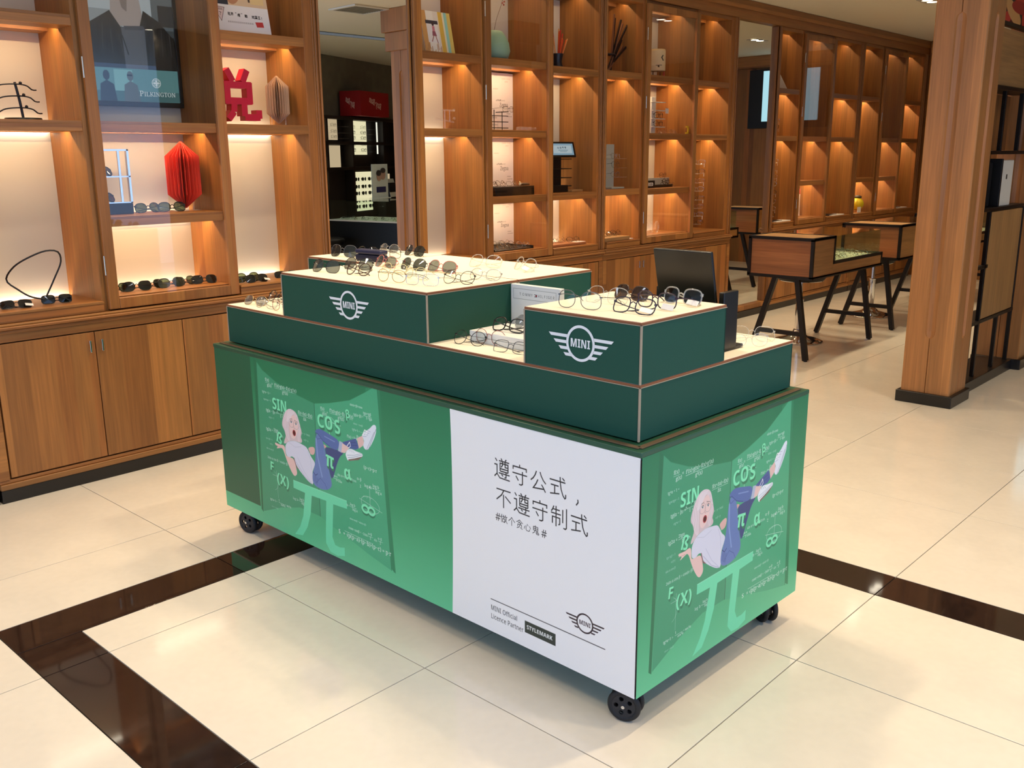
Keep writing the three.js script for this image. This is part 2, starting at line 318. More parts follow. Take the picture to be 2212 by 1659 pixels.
// ---------------------------------------------------------------- wood pillars with routed grooves, and the screen between them
function pillarShaft(cx, cz, hw, y0, y1, ga, gb) {   // lofted square section with a groove on each face: narrow joint, wide cove between ga and gb
  const ys = [y0, ga - 0.05, ga - 0.022, ga - 0.01, ga, ga + 0.01, ga + 0.024, ga + 0.06, gb - 0.06, gb - 0.024, gb - 0.01, gb, gb + 0.01, gb + 0.022, gb + 0.05, y1];
  const wid = (y) => { if (y <= ga - 0.022 || y >= gb + 0.022) return [0.0025, 0.012]; const e = Math.min(y - (ga - 0.022), gb + 0.022 - y); const t = Math.min(1, e / 0.046); return [0.0025 + 0.0275 * Math.sqrt(Math.max(0, 1 - (1 - t) * (1 - t))), 0.012 + 0.008 * t]; };
  const ring = (y) => {
    const [g, d] = wid(y), c = 0.006, pts = [];
    for (let k = 0; k < 4; k++) {
      const a = k * Math.PI / 2, co = Math.cos(a), si = Math.sin(a);
      for (const [s, o] of [[-hw + c, hw], [-g, hw], [-g * 0.85, hw - d * 0.7], [0, hw - d], [g * 0.85, hw - d * 0.7], [g, hw], [hw - c, hw]]) pts.push([cx + s * co + o * si, y, cz - s * si + o * co]);
    }
    return pts;
  };
  const pos = [], R = ys.map(ring), n = R[0].length;
  for (let i = 0; i + 1 < R.length; i++) for (let k = 0; k < n; k++) {
    const a = R[i][k], b = R[i][(k + 1) % n], c = R[i + 1][(k + 1) % n], d = R[i + 1][k];
    pos.push(...a, ...b, ...c, ...a, ...c, ...d);
  }
  const g = new THREE.BufferGeometry(); g.setAttribute('position', new THREE.Float32BufferAttribute(pos, 3)); g.computeVertexNormals(); return g;
}
function pillar(x0, z0, label) {
  const s = 0.334, r = worldThing('pillar', label, 'pillar', x0 + s / 2, z0 + s / 2, 'structure'), cx = x0 + s / 2, cz = z0 + s / 2;
  P(r, 'shaft', pillarShaft(cx, cz, s / 2 - 0.022, 0.07, CEIL, 0.43, 2.245), M.woodPillar, { grain: 'v' });
  P(r, 'plinth', B(x0, x0 + s, 0, 0.072, z0, z0 + s, 0.004), M.kick);
  P(r, 'capital', [B(x0 - 0.012, x0 + s + 0.012, 2.44, 2.6, z0 - 0.012, z0 + s + 0.012, 0.006), B(x0 - 0.035, x0 + s + 0.035, 2.6, CEIL, z0 - 0.035, z0 + s + 0.035, 0.006)], M.woodPillar, { grain: 'v' });
}
pillar(5.77, -2.106, 'square wooden pillar with a long groove, nearer to the green cart');
pillar(7.178, -2.106, 'square wooden pillar at the right edge, behind the dark metal screen');
{
  const x0 = 6.11, x1 = 7.18, z0 = -2.05, z1 = -1.86;
  const r = worldThing('partition_screen', 'dark metal screen with wooden panels standing between the two pillars', 'screen', 6.65, -1.95);
  const v = (x, a, b, z) => B(x - 0.012, x + 0.012, a, b, z - 0.024, z, 0.002);
  for (const [x, a, b, z] of [[6.45, 0.43, 1.15, z1], [6.45, 0.07, 0.43, z1], [6.84, 0.07, 0.43, z1], [7.16, 0.07, 1.15, z1], [6.5, 1.5, 1.87, z1], [6.86, 1.5, 1.87, z1], [6.45, 0.07, 0.43, z0 + 0.03], [6.84, 0.07, 0.43, z0 + 0.03], [6.3, 1.15, 1.5, z1]]) P(r, 'upright', v(x, a, b, z), M.iron);
  for (const [y, d] of [[0.42, 1], [1.14, 1], [1.49, 1], [1.875, 1], [0.78, 0.3]]) P(r, 'rail', B(x0, d < 1 ? 6.5 : x1, y, y + 0.022, z1 - 0.16 * (d < 1 ? 0.2 : 1), z1, 0.002), M.iron);
  P(r, 'panel', B(6.475, 7.165, 0.445, 1.135, z1 - 0.03, z1 - 0.006, 0.002), M.ply, { grain: 'v' });
  P(r, 'panel', B(x0, 7.2, 1.9, 2.225, z1 - 0.04, z1 - 0.012, 0.002), M.ply, { grain: 'x' });
  P(r, 'back_board', B(x0, 6.44, 0.445, 1.135, z0, z0 + 0.02), M.wood, { grain: 'v' });
  P(r, 'back_board', B(x0, x1, 1.515, 1.87, z0, z0 + 0.02), M.wood, { grain: 'v' });
  P(r, 'foot_board', B(x0, x1, 0, 0.07, z0 - 0.02, z1 + 0.03, 0.003), M.kick);
  tag(mk('file_box', B(6.2, 6.38, 1.163, 1.46, -2.02, -1.9, 0.004), std(0x1c2233, 0.5), scene), 'dark navy file box on the dark metal screen by the pillar', 'file box');
  const wb = thing('file_box', 'white file box on the dark metal screen, at the right edge', 'file box', 6.74, 1.163, -1.95);
  mk('case', B(-0.1, 0.14, 0, 0.29, -0.08, 0.07, 0.004), M.plasticWhite, wb); mk('spine', B(-0.125, -0.1, 0, 0.3, -0.08, 0.075, 0.003), M.black, wb);
  mk('label_mark', B(0.0, 0.02, 0.17, 0.2, 0.07, 0.0712), M.black, wb);
  tag(mk('file_box', B(6.42, 6.58, 1.163, 1.44, -2.03, -1.92, 0.004), M.blackSatin, scene), 'black file box on the dark metal screen beside the white one', 'file box');
  const pt = canvasTex(256, 256, (c) => { c.fillStyle = '#2a0f0c'; c.fillRect(0, 0, 256, 256); for (let i = 0; i < 60; i++) { c.fillStyle = ['#a31d1a', '#c8362a', '#5b1513', '#d9a060', '#1a0d0d'][i % 5]; c.beginPath(); c.ellipse((i * 67) % 256, (i * 41) % 256, 8 + (i * 7) % 22, 14 + (i * 13) % 40, i, 0, 7); c.fill(); } });
  const rp = thing('picture', 'dark red framed picture above the metal screen at the top right corner', 'picture', 6.75, 2.25, -1.87);
  mk('frame', B(-0.52, 0.42, -0.01, 0.54, -0.03, 0, 0.003), M.iron, rp);
  const pg = new THREE.PlaneGeometry(0.9, 0.5).translate(-0.05, 0.265, 0.001); mk('print', pg, std(0xffffff, 0.5, { map: pt }), rp);
}
// ---------------------------------------------------------------- glass case tables and stools
function caseTable(x0, z0, label) {
  const L = 1.25, W = 0.52, S = 0.35, yb = 0.62, yt = 0.9, yl = 0.71, e = 0.022;
  const r = thing('display_table', label, 'display table', x0, 0, z0);     // z0 = front (room side) face, table runs to -z
  const fr = [];
  const prof = [[0, yb], [L, yb], [L, yl], [S, yl], [S, yt], [0, yt]];
  for (const z of [-e / 2, -W + e / 2]) for (let i = 0; i < 6; i++) { const a = prof[i], b = prof[(i + 1) % 6]; fr.push(bar([a[0], a[1], z], [b[0], b[1], z], e)); }
  for (const [x, y] of prof) fr.push(bar([x, y, 0], [x, y, -W], e));
  mk('frame', fr, M.iron, r);
  mk('end_panel', B(0.004, 0.014, yb, yt, -W + e, -e), M.woodTable, r, { grain: 'z' });
  mk('side_panel', [B(0, S, yb, yt, -0.014, -0.004), B(S, L, yb, yl, -0.014, -0.004)], M.ply, r, { grain: 'x' });
  mk('side_panel', [B(0, S, yb, yt, -W + 0.004, -W + 0.014), B(S, L, yb, yl, -W + 0.004, -W + 0.014)], M.ply, r, { grain: 'x' });
  mk('top_panel', B(0, S, yt - 0.006, yt + 0.008, -W, 0, 0.002), M.ply, r, { grain: 'x' });
  mk('inner_panel', B(S - 0.014, S - 0.004, yl, yt, -W + e, -e), M.woodTable, r, { grain: 'z' });
  mk('bottom_panel', [B(0, L, yb, yb + 0.012, -W, 0), B(L - 0.014, L - 0.004, yb, yl, -W + e, -e)], M.woodTable, r, { grain: 'x' });
  mk('display_bed', B(S, L - 0.01, yl - 0.03, yl - 0.005, -W + e, -e), M.cream, r);
  const G = [B(S + 0.004, L - 0.02, yl, yt + 0.0, -0.022, -0.017), B(S + 0.004, L - 0.02, yl, yt, -W + 0.017, -W + 0.022), B(L - 0.025, L - 0.02, yl, yt, -W + 0.022, -0.022), B(S + 0.004, L - 0.02, yt, yt + 0.005, -W + 0.017, -0.017)];
  ['glass_front', 'glass_back', 'glass_end', 'glass_top'].forEach((n, i) => mk(n, G[i], M.caseGlass, r));
  for (const x of [0.03, L - 0.06]) {
    mk('leg', bar([x, yb, -0.13], [x, 0.008, -0.025], 0.036, 0.036), M.iron, r); mk('leg', bar([x, yb, -0.3], [x, 0.008, -0.49], 0.036, 0.036), M.iron, r);
    mk('crossbar', bar([x, 0.2, -0.055], [x, 0.2, -0.43], 0.03), M.iron, r);
    mk('foot', [cyl(0.012, 0.014, 0.008, 10).translate(x, 0.004, -0.025), cyl(0.012, 0.014, 0.008, 10).translate(x, 0.004, -0.49)], M.black, r);
  }
  return r;
}
caseTable(6.43, -3.01, 'wooden display table with a glass case, nearer of the two by the pillar');
caseTable(8.12, -3.03, 'wooden display table with a yellowish top, farther one beside the pillar');
caseTable(9.82, -3.03, 'wooden display table hidden behind the pillar, seen in the second mirror');
function stool(x, z, label) {
  const r = thing('bar_stool', label, 'stool', x, 0, z);
  const L = (pts) => new THREE.LatheGeometry(pts.map((p) => new THREE.Vector2(...p)), 36);
  mk('base', L([[0, 0], [0.2, 0], [0.2, 0.008], [0.16, 0.022], [0.08, 0.045], [0.045, 0.075], [0.036, 0.1], [0, 0.1]]), M.chrome, r);
  mk('column', [L([[0, 0.1], [0.03, 0.1], [0.03, 0.34], [0.034, 0.345], [0.034, 0.355], [0, 0.355]]), cyl(0.016, 0.016, 0.16, 16).translate(0, 0.42, 0)], M.chrome, r);
  mk('seat_plate', L([[0, 0.488], [0.05, 0.488], [0.09, 0.5], [0.175, 0.503], [0.178, 0.512], [0, 0.512]]), M.chrome, r);
  mk('seat', L([[0, 0.512], [0.178, 0.512], [0.19, 0.525], [0.192, 0.555], [0.182, 0.575], [0.15, 0.585], [0, 0.588]]), std(0x080808, 0.55), r);
}
stool(7.17, -3.45, 'chrome bar stool with a black seat under the nearer display table');
stool(8.8, -3.52, 'chrome bar stool with a black seat under the farther display table');
// ---------------------------------------------------------------- eyeglasses
const GS = { round: [0.048, 0.045, 2.1], oval: [0.052, 0.04, 2.3], rect: [0.054, 0.037, 4], square: [0.053, 0.043, 3], avi: [0.057, 0.047, 2.4], big: [0.06, 0.05, 2.6] };
const gcache = new Map();
function gset(shape, r, open) {
  const key = shape + r + open;
  if (gcache.has(key)) return gcache.get(key);
  const [w, h, n] = GS[shape], bridge = 0.018, cx = (w + bridge) / 2, N = 26, front = [], lenses = [];
  const out = (s, k) => { const a = []; for (let i = 0; i < N; i++) { const t = i / N * Math.PI * 2, c = Math.cos(t), q = Math.sin(t); let x = Math.sign(c) * Math.abs(c) ** (2 / n) * w / 2, y = Math.sign(q) * Math.abs(q) ** (2 / n) * h / 2; if (shape === 'avi' || shape === 'big') x += y < 0 ? s * y * -0.18 * (x * s < 0 ? 0.2 : 1) : 0; a.push([s * cx + x * k, h / 2 + r + y * k, -((s * cx + x * k) ** 2) * 2.2]); } return a; };
  for (const s of [-1, 1]) {
    front.push(tube(out(s, 1), r, 30, 5, true));
    const o = out(s, 0.985), pos = [], c = [s * cx, h / 2 + r, -(cx ** 2) * 2.2 + 0.003];
    for (let i = 0; i < N; i++) { const a = o[i], b = o[(i + 1) % N]; pos.push(...c, ...a, ...b); }
    const g = new THREE.BufferGeometry(); g.setAttribute('position', new THREE.Float32BufferAttribute(pos, 3)); g.computeVertexNormals(); lenses.push(g);
  }
  front.push(tube([[-bridge / 2 - 0.001, h * 0.62, 0], [0, h * 0.74, 0.002], [bridge / 2 + 0.001, h * 0.62, 0]], r * 0.9, 8, 5));
  const temples = [];
  for (const s of [-1, 1]) {
    const X = s * (cx + w / 2 - 0.001), Y = h * 0.72 + r, zz = -(X ** 2) * 2.2;
    front.push(B(X - 0.003, X + 0.003, Y - r * 1.6, Y + r * 1.6, zz - 0.004, zz + 0.002));
    temples.push(open ? tube([[X, Y, zz - 0.003], [X + s * 0.002, Y, zz - 0.05], [X, Y - 0.006, zz - 0.1], [X - s * 0.004, Math.max(0.004, Y - 0.03), zz - 0.138]], r * 0.95, 12, 5)
      : tube([[X, Y, zz - 0.004], [X - s * 0.012, Y - 0.002, zz - 0.014 - (s > 0 ? 0.006 : 0)], [0, Y - 0.012, -0.024 - (s > 0 ? 0.008 : 0)], [-X * 0.75, Y - 0.02, -0.022 - (s > 0 ? 0.008 : 0)], [-X * 0.92, 0.006, -0.02 - (s > 0 ? 0.008 : 0)]], r * 0.95, 14, 5));
  }
  const v = { front: mergeGeometries(front.map((g) => clean(g.index ? g.toNonIndexed() : g))), lenses, temples };
  gcache.set(key, v); return v;
}
const lensMats = new Map(), frameMats = new Map();
const lensMat = (t) => { if (!lensMats.has(t)) lensMats.set(t, t === 'clear' ? phy({ color: 0xfafcfb, transmission: 1, roughness: 0, thickness: 0, ior: 1.5 }) : phy({ color: { grey: 0x4f5654, dark: 0x1c1f1e, green: 0x5d6a52, brown: 0x4a382e, half: 0x7d8684, pale: 0xa9adb0 }[t], transmission: 0.85, roughness: 0.02, thickness: 0, ior: 1.55 })); return lensMats.get(t); };
const FC = { black: 0x0b0a0b, gold: 0xbfa273, silver: 0xb9bcc0, clear: 0xdcdcd4, rose: 0xb9857a, tort: 0x3b2417, navy: 0x1c1f3a, plum: 0x33202f, pink: 0xc46f6c, pale: 0xcfd2d8, yellow: 0xd8cf9c, grey: 0x55585c };
const frameMat = (c) => { if (!frameMats.has(c)) frameMats.set(c, c === 'clear' ? phy({ color: 0xf0f0ec, transmission: 0.75, roughness: 0.12, thickness: 0, ior: 1.5 }) : std(FC[c], 0.25, { metalness: ['gold', 'silver', 'rose', 'pale'].includes(c) ? 0.85 : 0 })); return frameMats.get(c); };
function glasses(x, y, z, yaw, o) {          // o: s shape, c colour, l lens, r rim radius, open, tag, tilt, label, group, name
  const g = gset(o.s || 'oval', o.r || 0.0011, !!o.open), r = thing(o.name || 'eyeglasses', o.label, o.cat || 'eyeglasses', x, y, z, 0, o.group);
  r.rotation.order = 'YXZ'; r.rotation.set(o.tilt ?? (o.open ? -0.12 : -0.5), yaw, 0);
  mk('frame_front', g.front.clone(), frameMat(o.c), r).geometry = g.front;
  for (const l of g.lenses) { const m = new THREE.Mesh(l, lensMat(o.l || 'clear')); m.name = 'lens'; r.add(m); }
  for (const t of g.temples) { const m = new THREE.Mesh(t, frameMat(o.tc || o.c)); m.name = 'temple'; m.castShadow = true; r.add(m); }
  if (o.tag) { const m = new THREE.Mesh(new THREE.BoxGeometry(0.034, 0.016, 0.0006), M.paper); m.name = 'price_tag'; m.position.set(0.05, 0.009, 0.012); m.rotation.set(-0.5, 0.2, 0); r.add(m); }
  return r;
}
// ---------------------------------------------------------------- the green display cart
const TH = -0.0185, KX = 1.830, KZ = -1.270, KL = 2.092, KW = 0.872, KY0 = 0.104, KY1 = 0.787;
const kw = (u, v) => [KX + v * Math.cos(TH) - u * Math.sin(TH), KZ - u * Math.cos(TH) - v * Math.sin(TH)];
const kthing = (n, l, c, u = 0, v = 0, y = 0, g) => { const [x, z] = kw(u, v); return thing(n, l, c, x, y, z, TH, g); };
const K = (u0, u1, v0, v1, y0, y1, r) => B(v0, v1, y0, y1, -u1, -u0, r);   // cart frame: u away from the near end, v away from the front
// Chinese characters as strokes in a box of 100, y down
const HAN = {
  '守': '50,5 50,17|12,32 12,18 88,18 88,32|8,48 92,48|66,34 66,90 58,95 46,94|28,60 42,78',
  '公': '40,10 33,28 22,44 8,56|60,10 66,26 78,44 92,56|48,46 38,66 22,88 82,82|68,64 78,76 90,94',
  '式': '8,26 92,26|14,48 56,48|35,48 35,84|10,88 60,80|64,6 65,30 70,60 80,84 89,94 94,90 94,76|76,8 88,18',
  '不': '8,14 92,14|52,14 38,38 8,64|50,34 50,96|60,40 92,64',
  '制': '22,8 16,22 8,34|16,22 54,22|6,40 60,40|34,6 34,96|14,86 14,56 54,56 54,82 47,86|70,14 70,72|90,6 90,90 84,96 74,94',
  '做': '22,6 14,28 4,46|16,28 16,96|26,30 60,30|43,10 43,54|30,54 56,54 56,88 30,88 30,54|72,6 66,24 58,40|66,26 96,26|84,28 78,58 56,94|62,36 74,66 96,94',
  '个': '50,6 34,30 6,52|50,6 66,30 94,52|50,36 50,96',
  '贪': '50,4 32,20 6,34|50,4 68,20 94,34|46,22 54,30|28,36 70,36 58,50|24,80 24,54 76,54 76,80|50,60 48,74 36,86 12,96|58,82 88,96',
  '心': '12,48 6,78|30,36 30,80 38,90 66,90 76,84 76,68|44,20 56,38|74,36 92,62',
  '鬼': '48,4 42,16|20,18 78,18 78,56 20,56 20,18|20,37 78,37|48,18 48,56|40,56 32,78 8,94|56,56 56,84 62,92 90,92 92,78|74,62 66,78 84,76|80,68 86,80',
  '遵': '46,2 53,11|77,2 70,11|34,14 94,14|40,60 40,24 87,24 87,60|55,14 55,30 47,42|70,14 70,38 87,38|40,49 87,49|40,60 87,60|32,70 96,70|75,62 75,84 66,86|48,74 57,81|12,6 22,18|6,34 22,34 22,74 6,90|22,76 38,92 97,94',
  '，': '52,80 54,92 44,106',
  '花': '8,18 92,18|32,6 32,28|68,6 68,28|38,34 10,66|26,52 26,96|86,44 54,60|54,34 54,84 62,92 92,90 92,76',
  '开': '14,14 86,14|6,48 94,48|34,14 34,60 14,94|68,14 68,96',
  '疫': '50,4 54,12|24,16 94,16|24,16 24,60 8,94|8,30 16,42|4,64 22,54|46,28 44,42 34,50|46,28 72,28 72,44 84,46|38,58 78,58 64,80 38,94|44,66 64,84 90,94',
  '敢': '6,16 50,16|16,16 16,80|42,16 42,96|16,36 42,36|16,54 42,54|4,80 52,72|70,6 62,24 52,40|64,24 96,24|88,26 80,60 56,94|62,36 76,66 96,94',
  '戏': '6,20 44,20 30,60 6,92|14,36 44,84|52,36 94,28|64,6 68,46 80,80 92,94 94,76|90,46 72,74 52,92|80,10 90,20',
  '霸': '14,8 86,8|50,8 50,40|6,24 6,18 94,18 94,26|14,52 50,52|20,44 20,60|42,44 42,60|16,66 46,66 46,80 16,80 16,66|6,88 54,88|31,52 31,98|60,48 88,48 88,94 80,96|60,48 60,70 54,96|60,64 88,64|60,78 88,78',
  '王': '14,12 86,12|18,50 82,50|8,90 92,90|50,12 50,90',
};
function han(c, str, x, y, size, pitch, lw) {
  c.lineWidth = lw; c.lineCap = 'butt'; c.lineJoin = 'miter';
  for (const ch of str) {
    if (HAN[ch]) for (const s of HAN[ch].split('|')) { c.beginPath(); s.split(' ').forEach((p, i) => { const [a, b] = p.split(',').map(Number); i ? c.lineTo(x + a * size / 100, y + b * size / 100) : c.moveTo(x + a * size / 100, y + b * size / 100); }); c.stroke(); }
    x += pitch;
  }
}
function wings(c, cx, cy, R, col) {          // the winged ring emblem, printed
  c.fillStyle = c.strokeStyle = col; c.lineWidth = R * 0.15; c.beginPath(); c.arc(cx, cy, R * 0.925, 0, 7); c.stroke();
  for (const s of [-1, 1]) for (let i = 0; i < 4; i++) {
    const y = cy - R * (0.38 - i * 0.33), x0 = Math.sqrt(1 - (0.38 - i * 0.33) ** 2) * R * 0.96, x1 = R * (2.28 - i * 0.34), t = R * 0.14;
    c.beginPath(); c.moveTo(cx + s * x0, y); c.lineTo(cx + s * x1, y); c.lineTo(cx + s * (x1 - R * 0.12), y + t); c.lineTo(cx + s * x0, y + t); c.fill();
  }
  c.font = `bold ${R * 0.62}px ${sansFont}`; c.textAlign = 'center'; c.textBaseline = 'middle'; c.save(); c.translate(cx, cy + R * 0.02); c.scale(0.9, 1); c.fillText('MINI', 0, 0); c.restore(); c.textAlign = 'left'; c.textBaseline = 'alphabetic';
}
// the printed picture: a woman with glasses sitting on a large pi in front of an open book of formulas (outlines in mm on the panel)
const ART = {
  hair: '228 624 205 612 188 590 175 566 172 546 181 536 191 526 193 507 180 490 176 475 194 481 212 494 246 502 270 502 294 502 300 514 290 526 301 543 295 561 287 585 276 611 255 622',
  face: '237 596 257 604 273 600 277 588 279 572 279 557 272 540 261 521 246 508 230 510 222 525 220 544 224 568 230 581',
  lock: '228 624 205 612 188 590 179 567 176 547 189 530 197 508 208 493 220 495 215 523 214 547 226 578 238 597 249 606 265 602 278 579 280 555 269 525 272 504 284 504 281 525 295 547 287 585 276 611 255 622',
  shirt: '185 473 207 492 246 502 270 502 302 498 325 494 339 478 350 461 375 445 365 424 352 404 353 381 354 353 327 358 289 378 257 399 241 420 238 434 222 436 211 428 188 430 184 451',
  arm: '184 429 213 430 238 429 250 393 254 372 238 359 224 363 204 387 186 415 166 457 144 451 119 444 136 455 116 459 114 468 129 467 150 466 165 469 180 468 184 449',
  arm2: '333 495 378 508 374 476 350 469 340 482', arm3: '430 531 454 523 440 515 432 511',
  thigh: '384 566 377 446 356 405 350 385 353 359 382 349 428 351 464 369 471 390 455 438 442 495 433 526 424 549',
  shin: '383 565 390 574 406 581 427 582 475 573 531 562 518 522 478 523 438 534 424 547',
  leg2: '436 518 463 523 519 525 555 522 526 504 502 462 474 398 458 429 451 474', shin2: '532 555 573 571 624 590 640 560 622 549 578 546 546 547',
  cuff: '529 562 549 559 537 520 518 522', ankle: '545 557 585 548 558 523 536 520',
  shoe: '585 549 627 543 657 544 660 534 635 515 574 497 567 504 558 523', sole: '576 504 611 515 658 533 635 515 576 498',
  ankle2: '630 592 663 609 671 578 639 557', shoe2: '658 607 664 617 682 630 703 641 724 661 741 660 736 624 688 557 660 568 673 594',
  pi: '223 341 553 343 553 313 471 309 455 177 469 150 498 149 526 156 525 123 482 111 438 114 413 141 416 191 429 311 339 308 325 232 299 172 264 128 212 118 250 161 275 210 296 308 222 310',
};
function drawArt(c, fx, fy, k) {
  const path = (s, smooth) => { const n = (typeof s === 'string' ? s.split(' ').map(Number) : s), p = []; for (let i = 0; i < n.length; i += 2) p.push([fx(n[i]), fy(n[i + 1])]); c.beginPath();
    if (!smooth) p.forEach((q, i) => i ? c.lineTo(...q) : c.moveTo(...q));
    else { const m = (a, b) => [(a[0] + b[0]) / 2, (a[1] + b[1]) / 2]; c.moveTo(...m(p[p.length - 1], p[0])); p.forEach((q, i) => c.quadraticCurveTo(...q, ...m(q, p[(i + 1) % p.length]))); } c.closePath(); };
  const fill = (s, col, smooth = true) => { path(s, smooth); c.fillStyle = col; c.fill(); };
  const line = (pts, col, w) => { c.beginPath(); for (let i = 0; i < pts.length; i += 2) i ? c.lineTo(fx(pts[i]), fy(pts[i + 1])) : c.moveTo(fx(pts[i]), fy(pts[i + 1])); c.strokeStyle = col; c.lineWidth = w * k; c.lineCap = 'round'; c.lineJoin = 'round'; c.stroke(); };
  const text = (t, a, y, size, col, o = {}) => { c.save(); c.translate(fx(a), fy(y)); if (o.rot) c.rotate(o.rot); if (o.sx) c.scale(o.sx, 1); c.font = `${o.w || ''} ${size * k}px ${o.f || serifFont}`; c.fillStyle = col; if (o.al) c.globalAlpha = o.al; c.fillText(t, 0, 0); c.restore(); };
  // the book: leaves behind, two pages, spine
  fill([4, 790, 24, 772, -4, 150, -18, 160], '#217550', false); fill([690, 780, 765, 800, 812, 148, 700, 200], '#2a8a5f', false);
  fill([24, 772, 60, 745, 150, 712, 260, 688, 389, 672, 387, 239, 260, 240, 130, 205, -1, 155], '#3f9c73', false);
  fill([389, 672, 480, 690, 600, 722, 694, 768, 752, 800, 790, 152, 660, 176, 560, 200, 464, 219, 387, 239], '#47ad80', false);
  line([389, 672, 387, 239], '#1f5e45', 2.5); line([752, 800, 790, 152], '#2c7d5a', 2.5); line([765, 800, 803, 150], '#2c7d5a', 2);
  // formulas
  const F = (t, a, y, s, al = 0.9) => text(t, a, y, s, '#e4f4ea', { al });
  const frac = (n, d, a, y, s, w) => { F(n, a, y + 3, s); F(d, a + w * 0.35, y - s, s); line([a, y - 2, a + w, y - 2], 'rgba(228,244,234,.85)', 1.2); };
  frac("f(x)", 'g(x)', 76, 702, 17, 32); F('=', 118, 694, 18); frac("f′(x)·g(x)−f(x)·g′(x)", 'g²(x)', 138, 690, 17, 142);
  frac("f(x)", 'g(x)', 425, 655, 15, 28); F('=', 462, 648, 16); frac("f′(x)·g(x)−f(x)·g′(x)", 'g²(x)', 480, 656, 16, 132);
  F('tg²α + 1 =', 50, 655, 13, 0.8); F('tgαctgα = 1', 56, 628, 10, 0.6); F('tg(α − β) =', 68, 584, 16); frac('tgα − tgβ', '1 + tgα', 142, 592, 15, 60);
  frac('f(x+Δx)−f(x)', 'Δx', 283, 612, 16, 90); F('ctg²α = 1', 84, 560, 9, 0.6); F('tg2α =', 60, 508, 16); frac('2tgα', '1−tg²α', 112, 512, 15, 48);
  F('sin α cos β', 52, 430, 10, 0.6); F('2sin α cos β = cos(α−β)', 56, 392, 13, 0.8); F('α·β·γ', 78, 452, 9, 0.5); F('tgα·tgβ = 1', 54, 470, 9, 0.5);
  F('tg²α+1 =', 52, 218, 13); frac('1', 'cos²α', 112, 224, 12, 40); F('= sec²α', 156, 218, 12); F('logₐb =', 214, 262, 13, 0.8); frac('log b', 'log a', 258, 268, 12, 30);
  F('sin α + sin β', 60, 190, 8, 0.5); F('x − y = ln(α)', 300, 540, 9, 0.6); F('α·β = γ', 310, 516, 9, 0.6); F('(x − c) = p·r', 306, 470, 9, 0.6);
  F('sin(α+β)·cosα', 600, 704, 11, 0.85); F('tg(α+β) =', 618, 672, 13, 0.85); frac('tgα+tgβ', '1−tgα', 672, 684, 12, 44); F('sinα − cosβ', 614, 640, 10, 0.6);
  F('tg²α+1 = — = cos²α', 606, 616, 11, 0.8); F("f′(x) = lim", 574, 585, 13); frac('f(x+Δx)−f(x)', 'Δx', 628, 590, 14, 80); F('sin α', 590, 555, 9, 0.6);
  F('(p−c)=p·r', 660, 490, 17); F('α+β', 558, 440, 12, 0.8); F('sin α+cos β = 2cos', 506, 428, 13, 0.8); F('α−β', 620, 440, 14); F('2', 634, 416, 14);
  F('logₐ b =', 660, 425, 15); frac('log b', 'log a', 706, 432, 15, 40); frac('sin α', '1+cosα', 480, 415, 11, 44); F('α² + β² = γ²', 650, 385, 9, 0.5); F('logₐ b =', 524, 325, 13); frac('log b', 'log a', 572, 330, 13, 36);
  F('cosα−cosβ = −2sin', 556, 240, 13, 0.85); frac('α+β', '2', 668, 246, 12, 26); F('sin', 700, 236, 12, 0.8); frac('α−β', '2', 722, 244, 12, 26); F('sinα·sinβ = sin(α+β)', 566, 278, 10, 0.7);
  F('S△ = √p(p−a)·(p−b)·(p−c) = p·r', 495, 205, 22, 0.95); line([532, 224, 692, 221], 'rgba(228,244,234,.8)', 1.4);
  c.strokeStyle = 'rgba(228,244,234,.85)'; c.lineWidth = 1.3 * k; c.beginPath(); c.ellipse(fx(688), fy(364), 50 * k, 28 * k, 0.1, 0, 7); c.stroke();
  line([688, 428, 688, 340], 'rgba(228,244,234,.85)', 1.3); line([628, 374, 752, 352], 'rgba(228,244,234,.85)', 1.3); fill([684, 426, 692, 426, 688, 436], '#e4f4ea', false);
  line([84, 330, 128, 330], 'rgba(228,244,234,.7)', 1.2); line([112, 352, 112, 240], 'rgba(228,244,234,.6)', 1.2); c.beginPath(); c.arc(fx(78), fy(308), 42 * k, -1.1, 1.2); c.stroke();
  line([470, 622, 540, 618], '#c9f2dd', 2); line([470, 640, 472, 566], '#c9f2dd', 1.6); c.beginPath(); c.arc(fx(476), fy(600), 40 * k, -1.4, -0.4); c.stroke();
  // raised letters: a darker side, then the face
  const L3 = (t, a, y, s, o = {}) => { for (let i = 6; i > 0; i--) text(t, a + (o.dx || 0.6) * i, y - 1.5 * i, s, '#2f7f5d', { w: 'bold', f: sansFont, ...o }); text(t, a, y, s, '#86efba', { w: 'bold', f: sansFont, ...o }); };
  L3('SIN', 114, 602, 62, { sx: 0.95 }); L3('C', 402, 588, 68, { rot: -0.08 }); L3('O', 446, 590, 68, { rot: -0.06 }); L3('S', 504, 585, 70, { rot: -0.08 }); L3('β', 572, 654, 40, { rot: -0.1, dx: -0.8 });
  L3('ß', 122, 478, 60, { rot: 0.3 }); L3('α', 546, 424, 72, { rot: -0.1 }); L3('F', 66, 348, 50, { rot: 0.12 }); L3('(X)', 110, 306, 58, { rot: 0.06, sx: 1.1 });
  c.lineWidth = 9 * k; for (const [dy, col] of [[-7, '#2f7f5d'], [0, '#86efba']]) { c.strokeStyle = col; for (const dx of [-17, 17]) { c.beginPath(); c.ellipse(fx(676 + dx), fy(342 + dy), 17 * k, 13 * k, 0.05, 0, 7); c.stroke(); } }
  fill(ART.pi, '#6fe0ae', false); line([224, 341, 552, 343], '#8be5bb', 3);
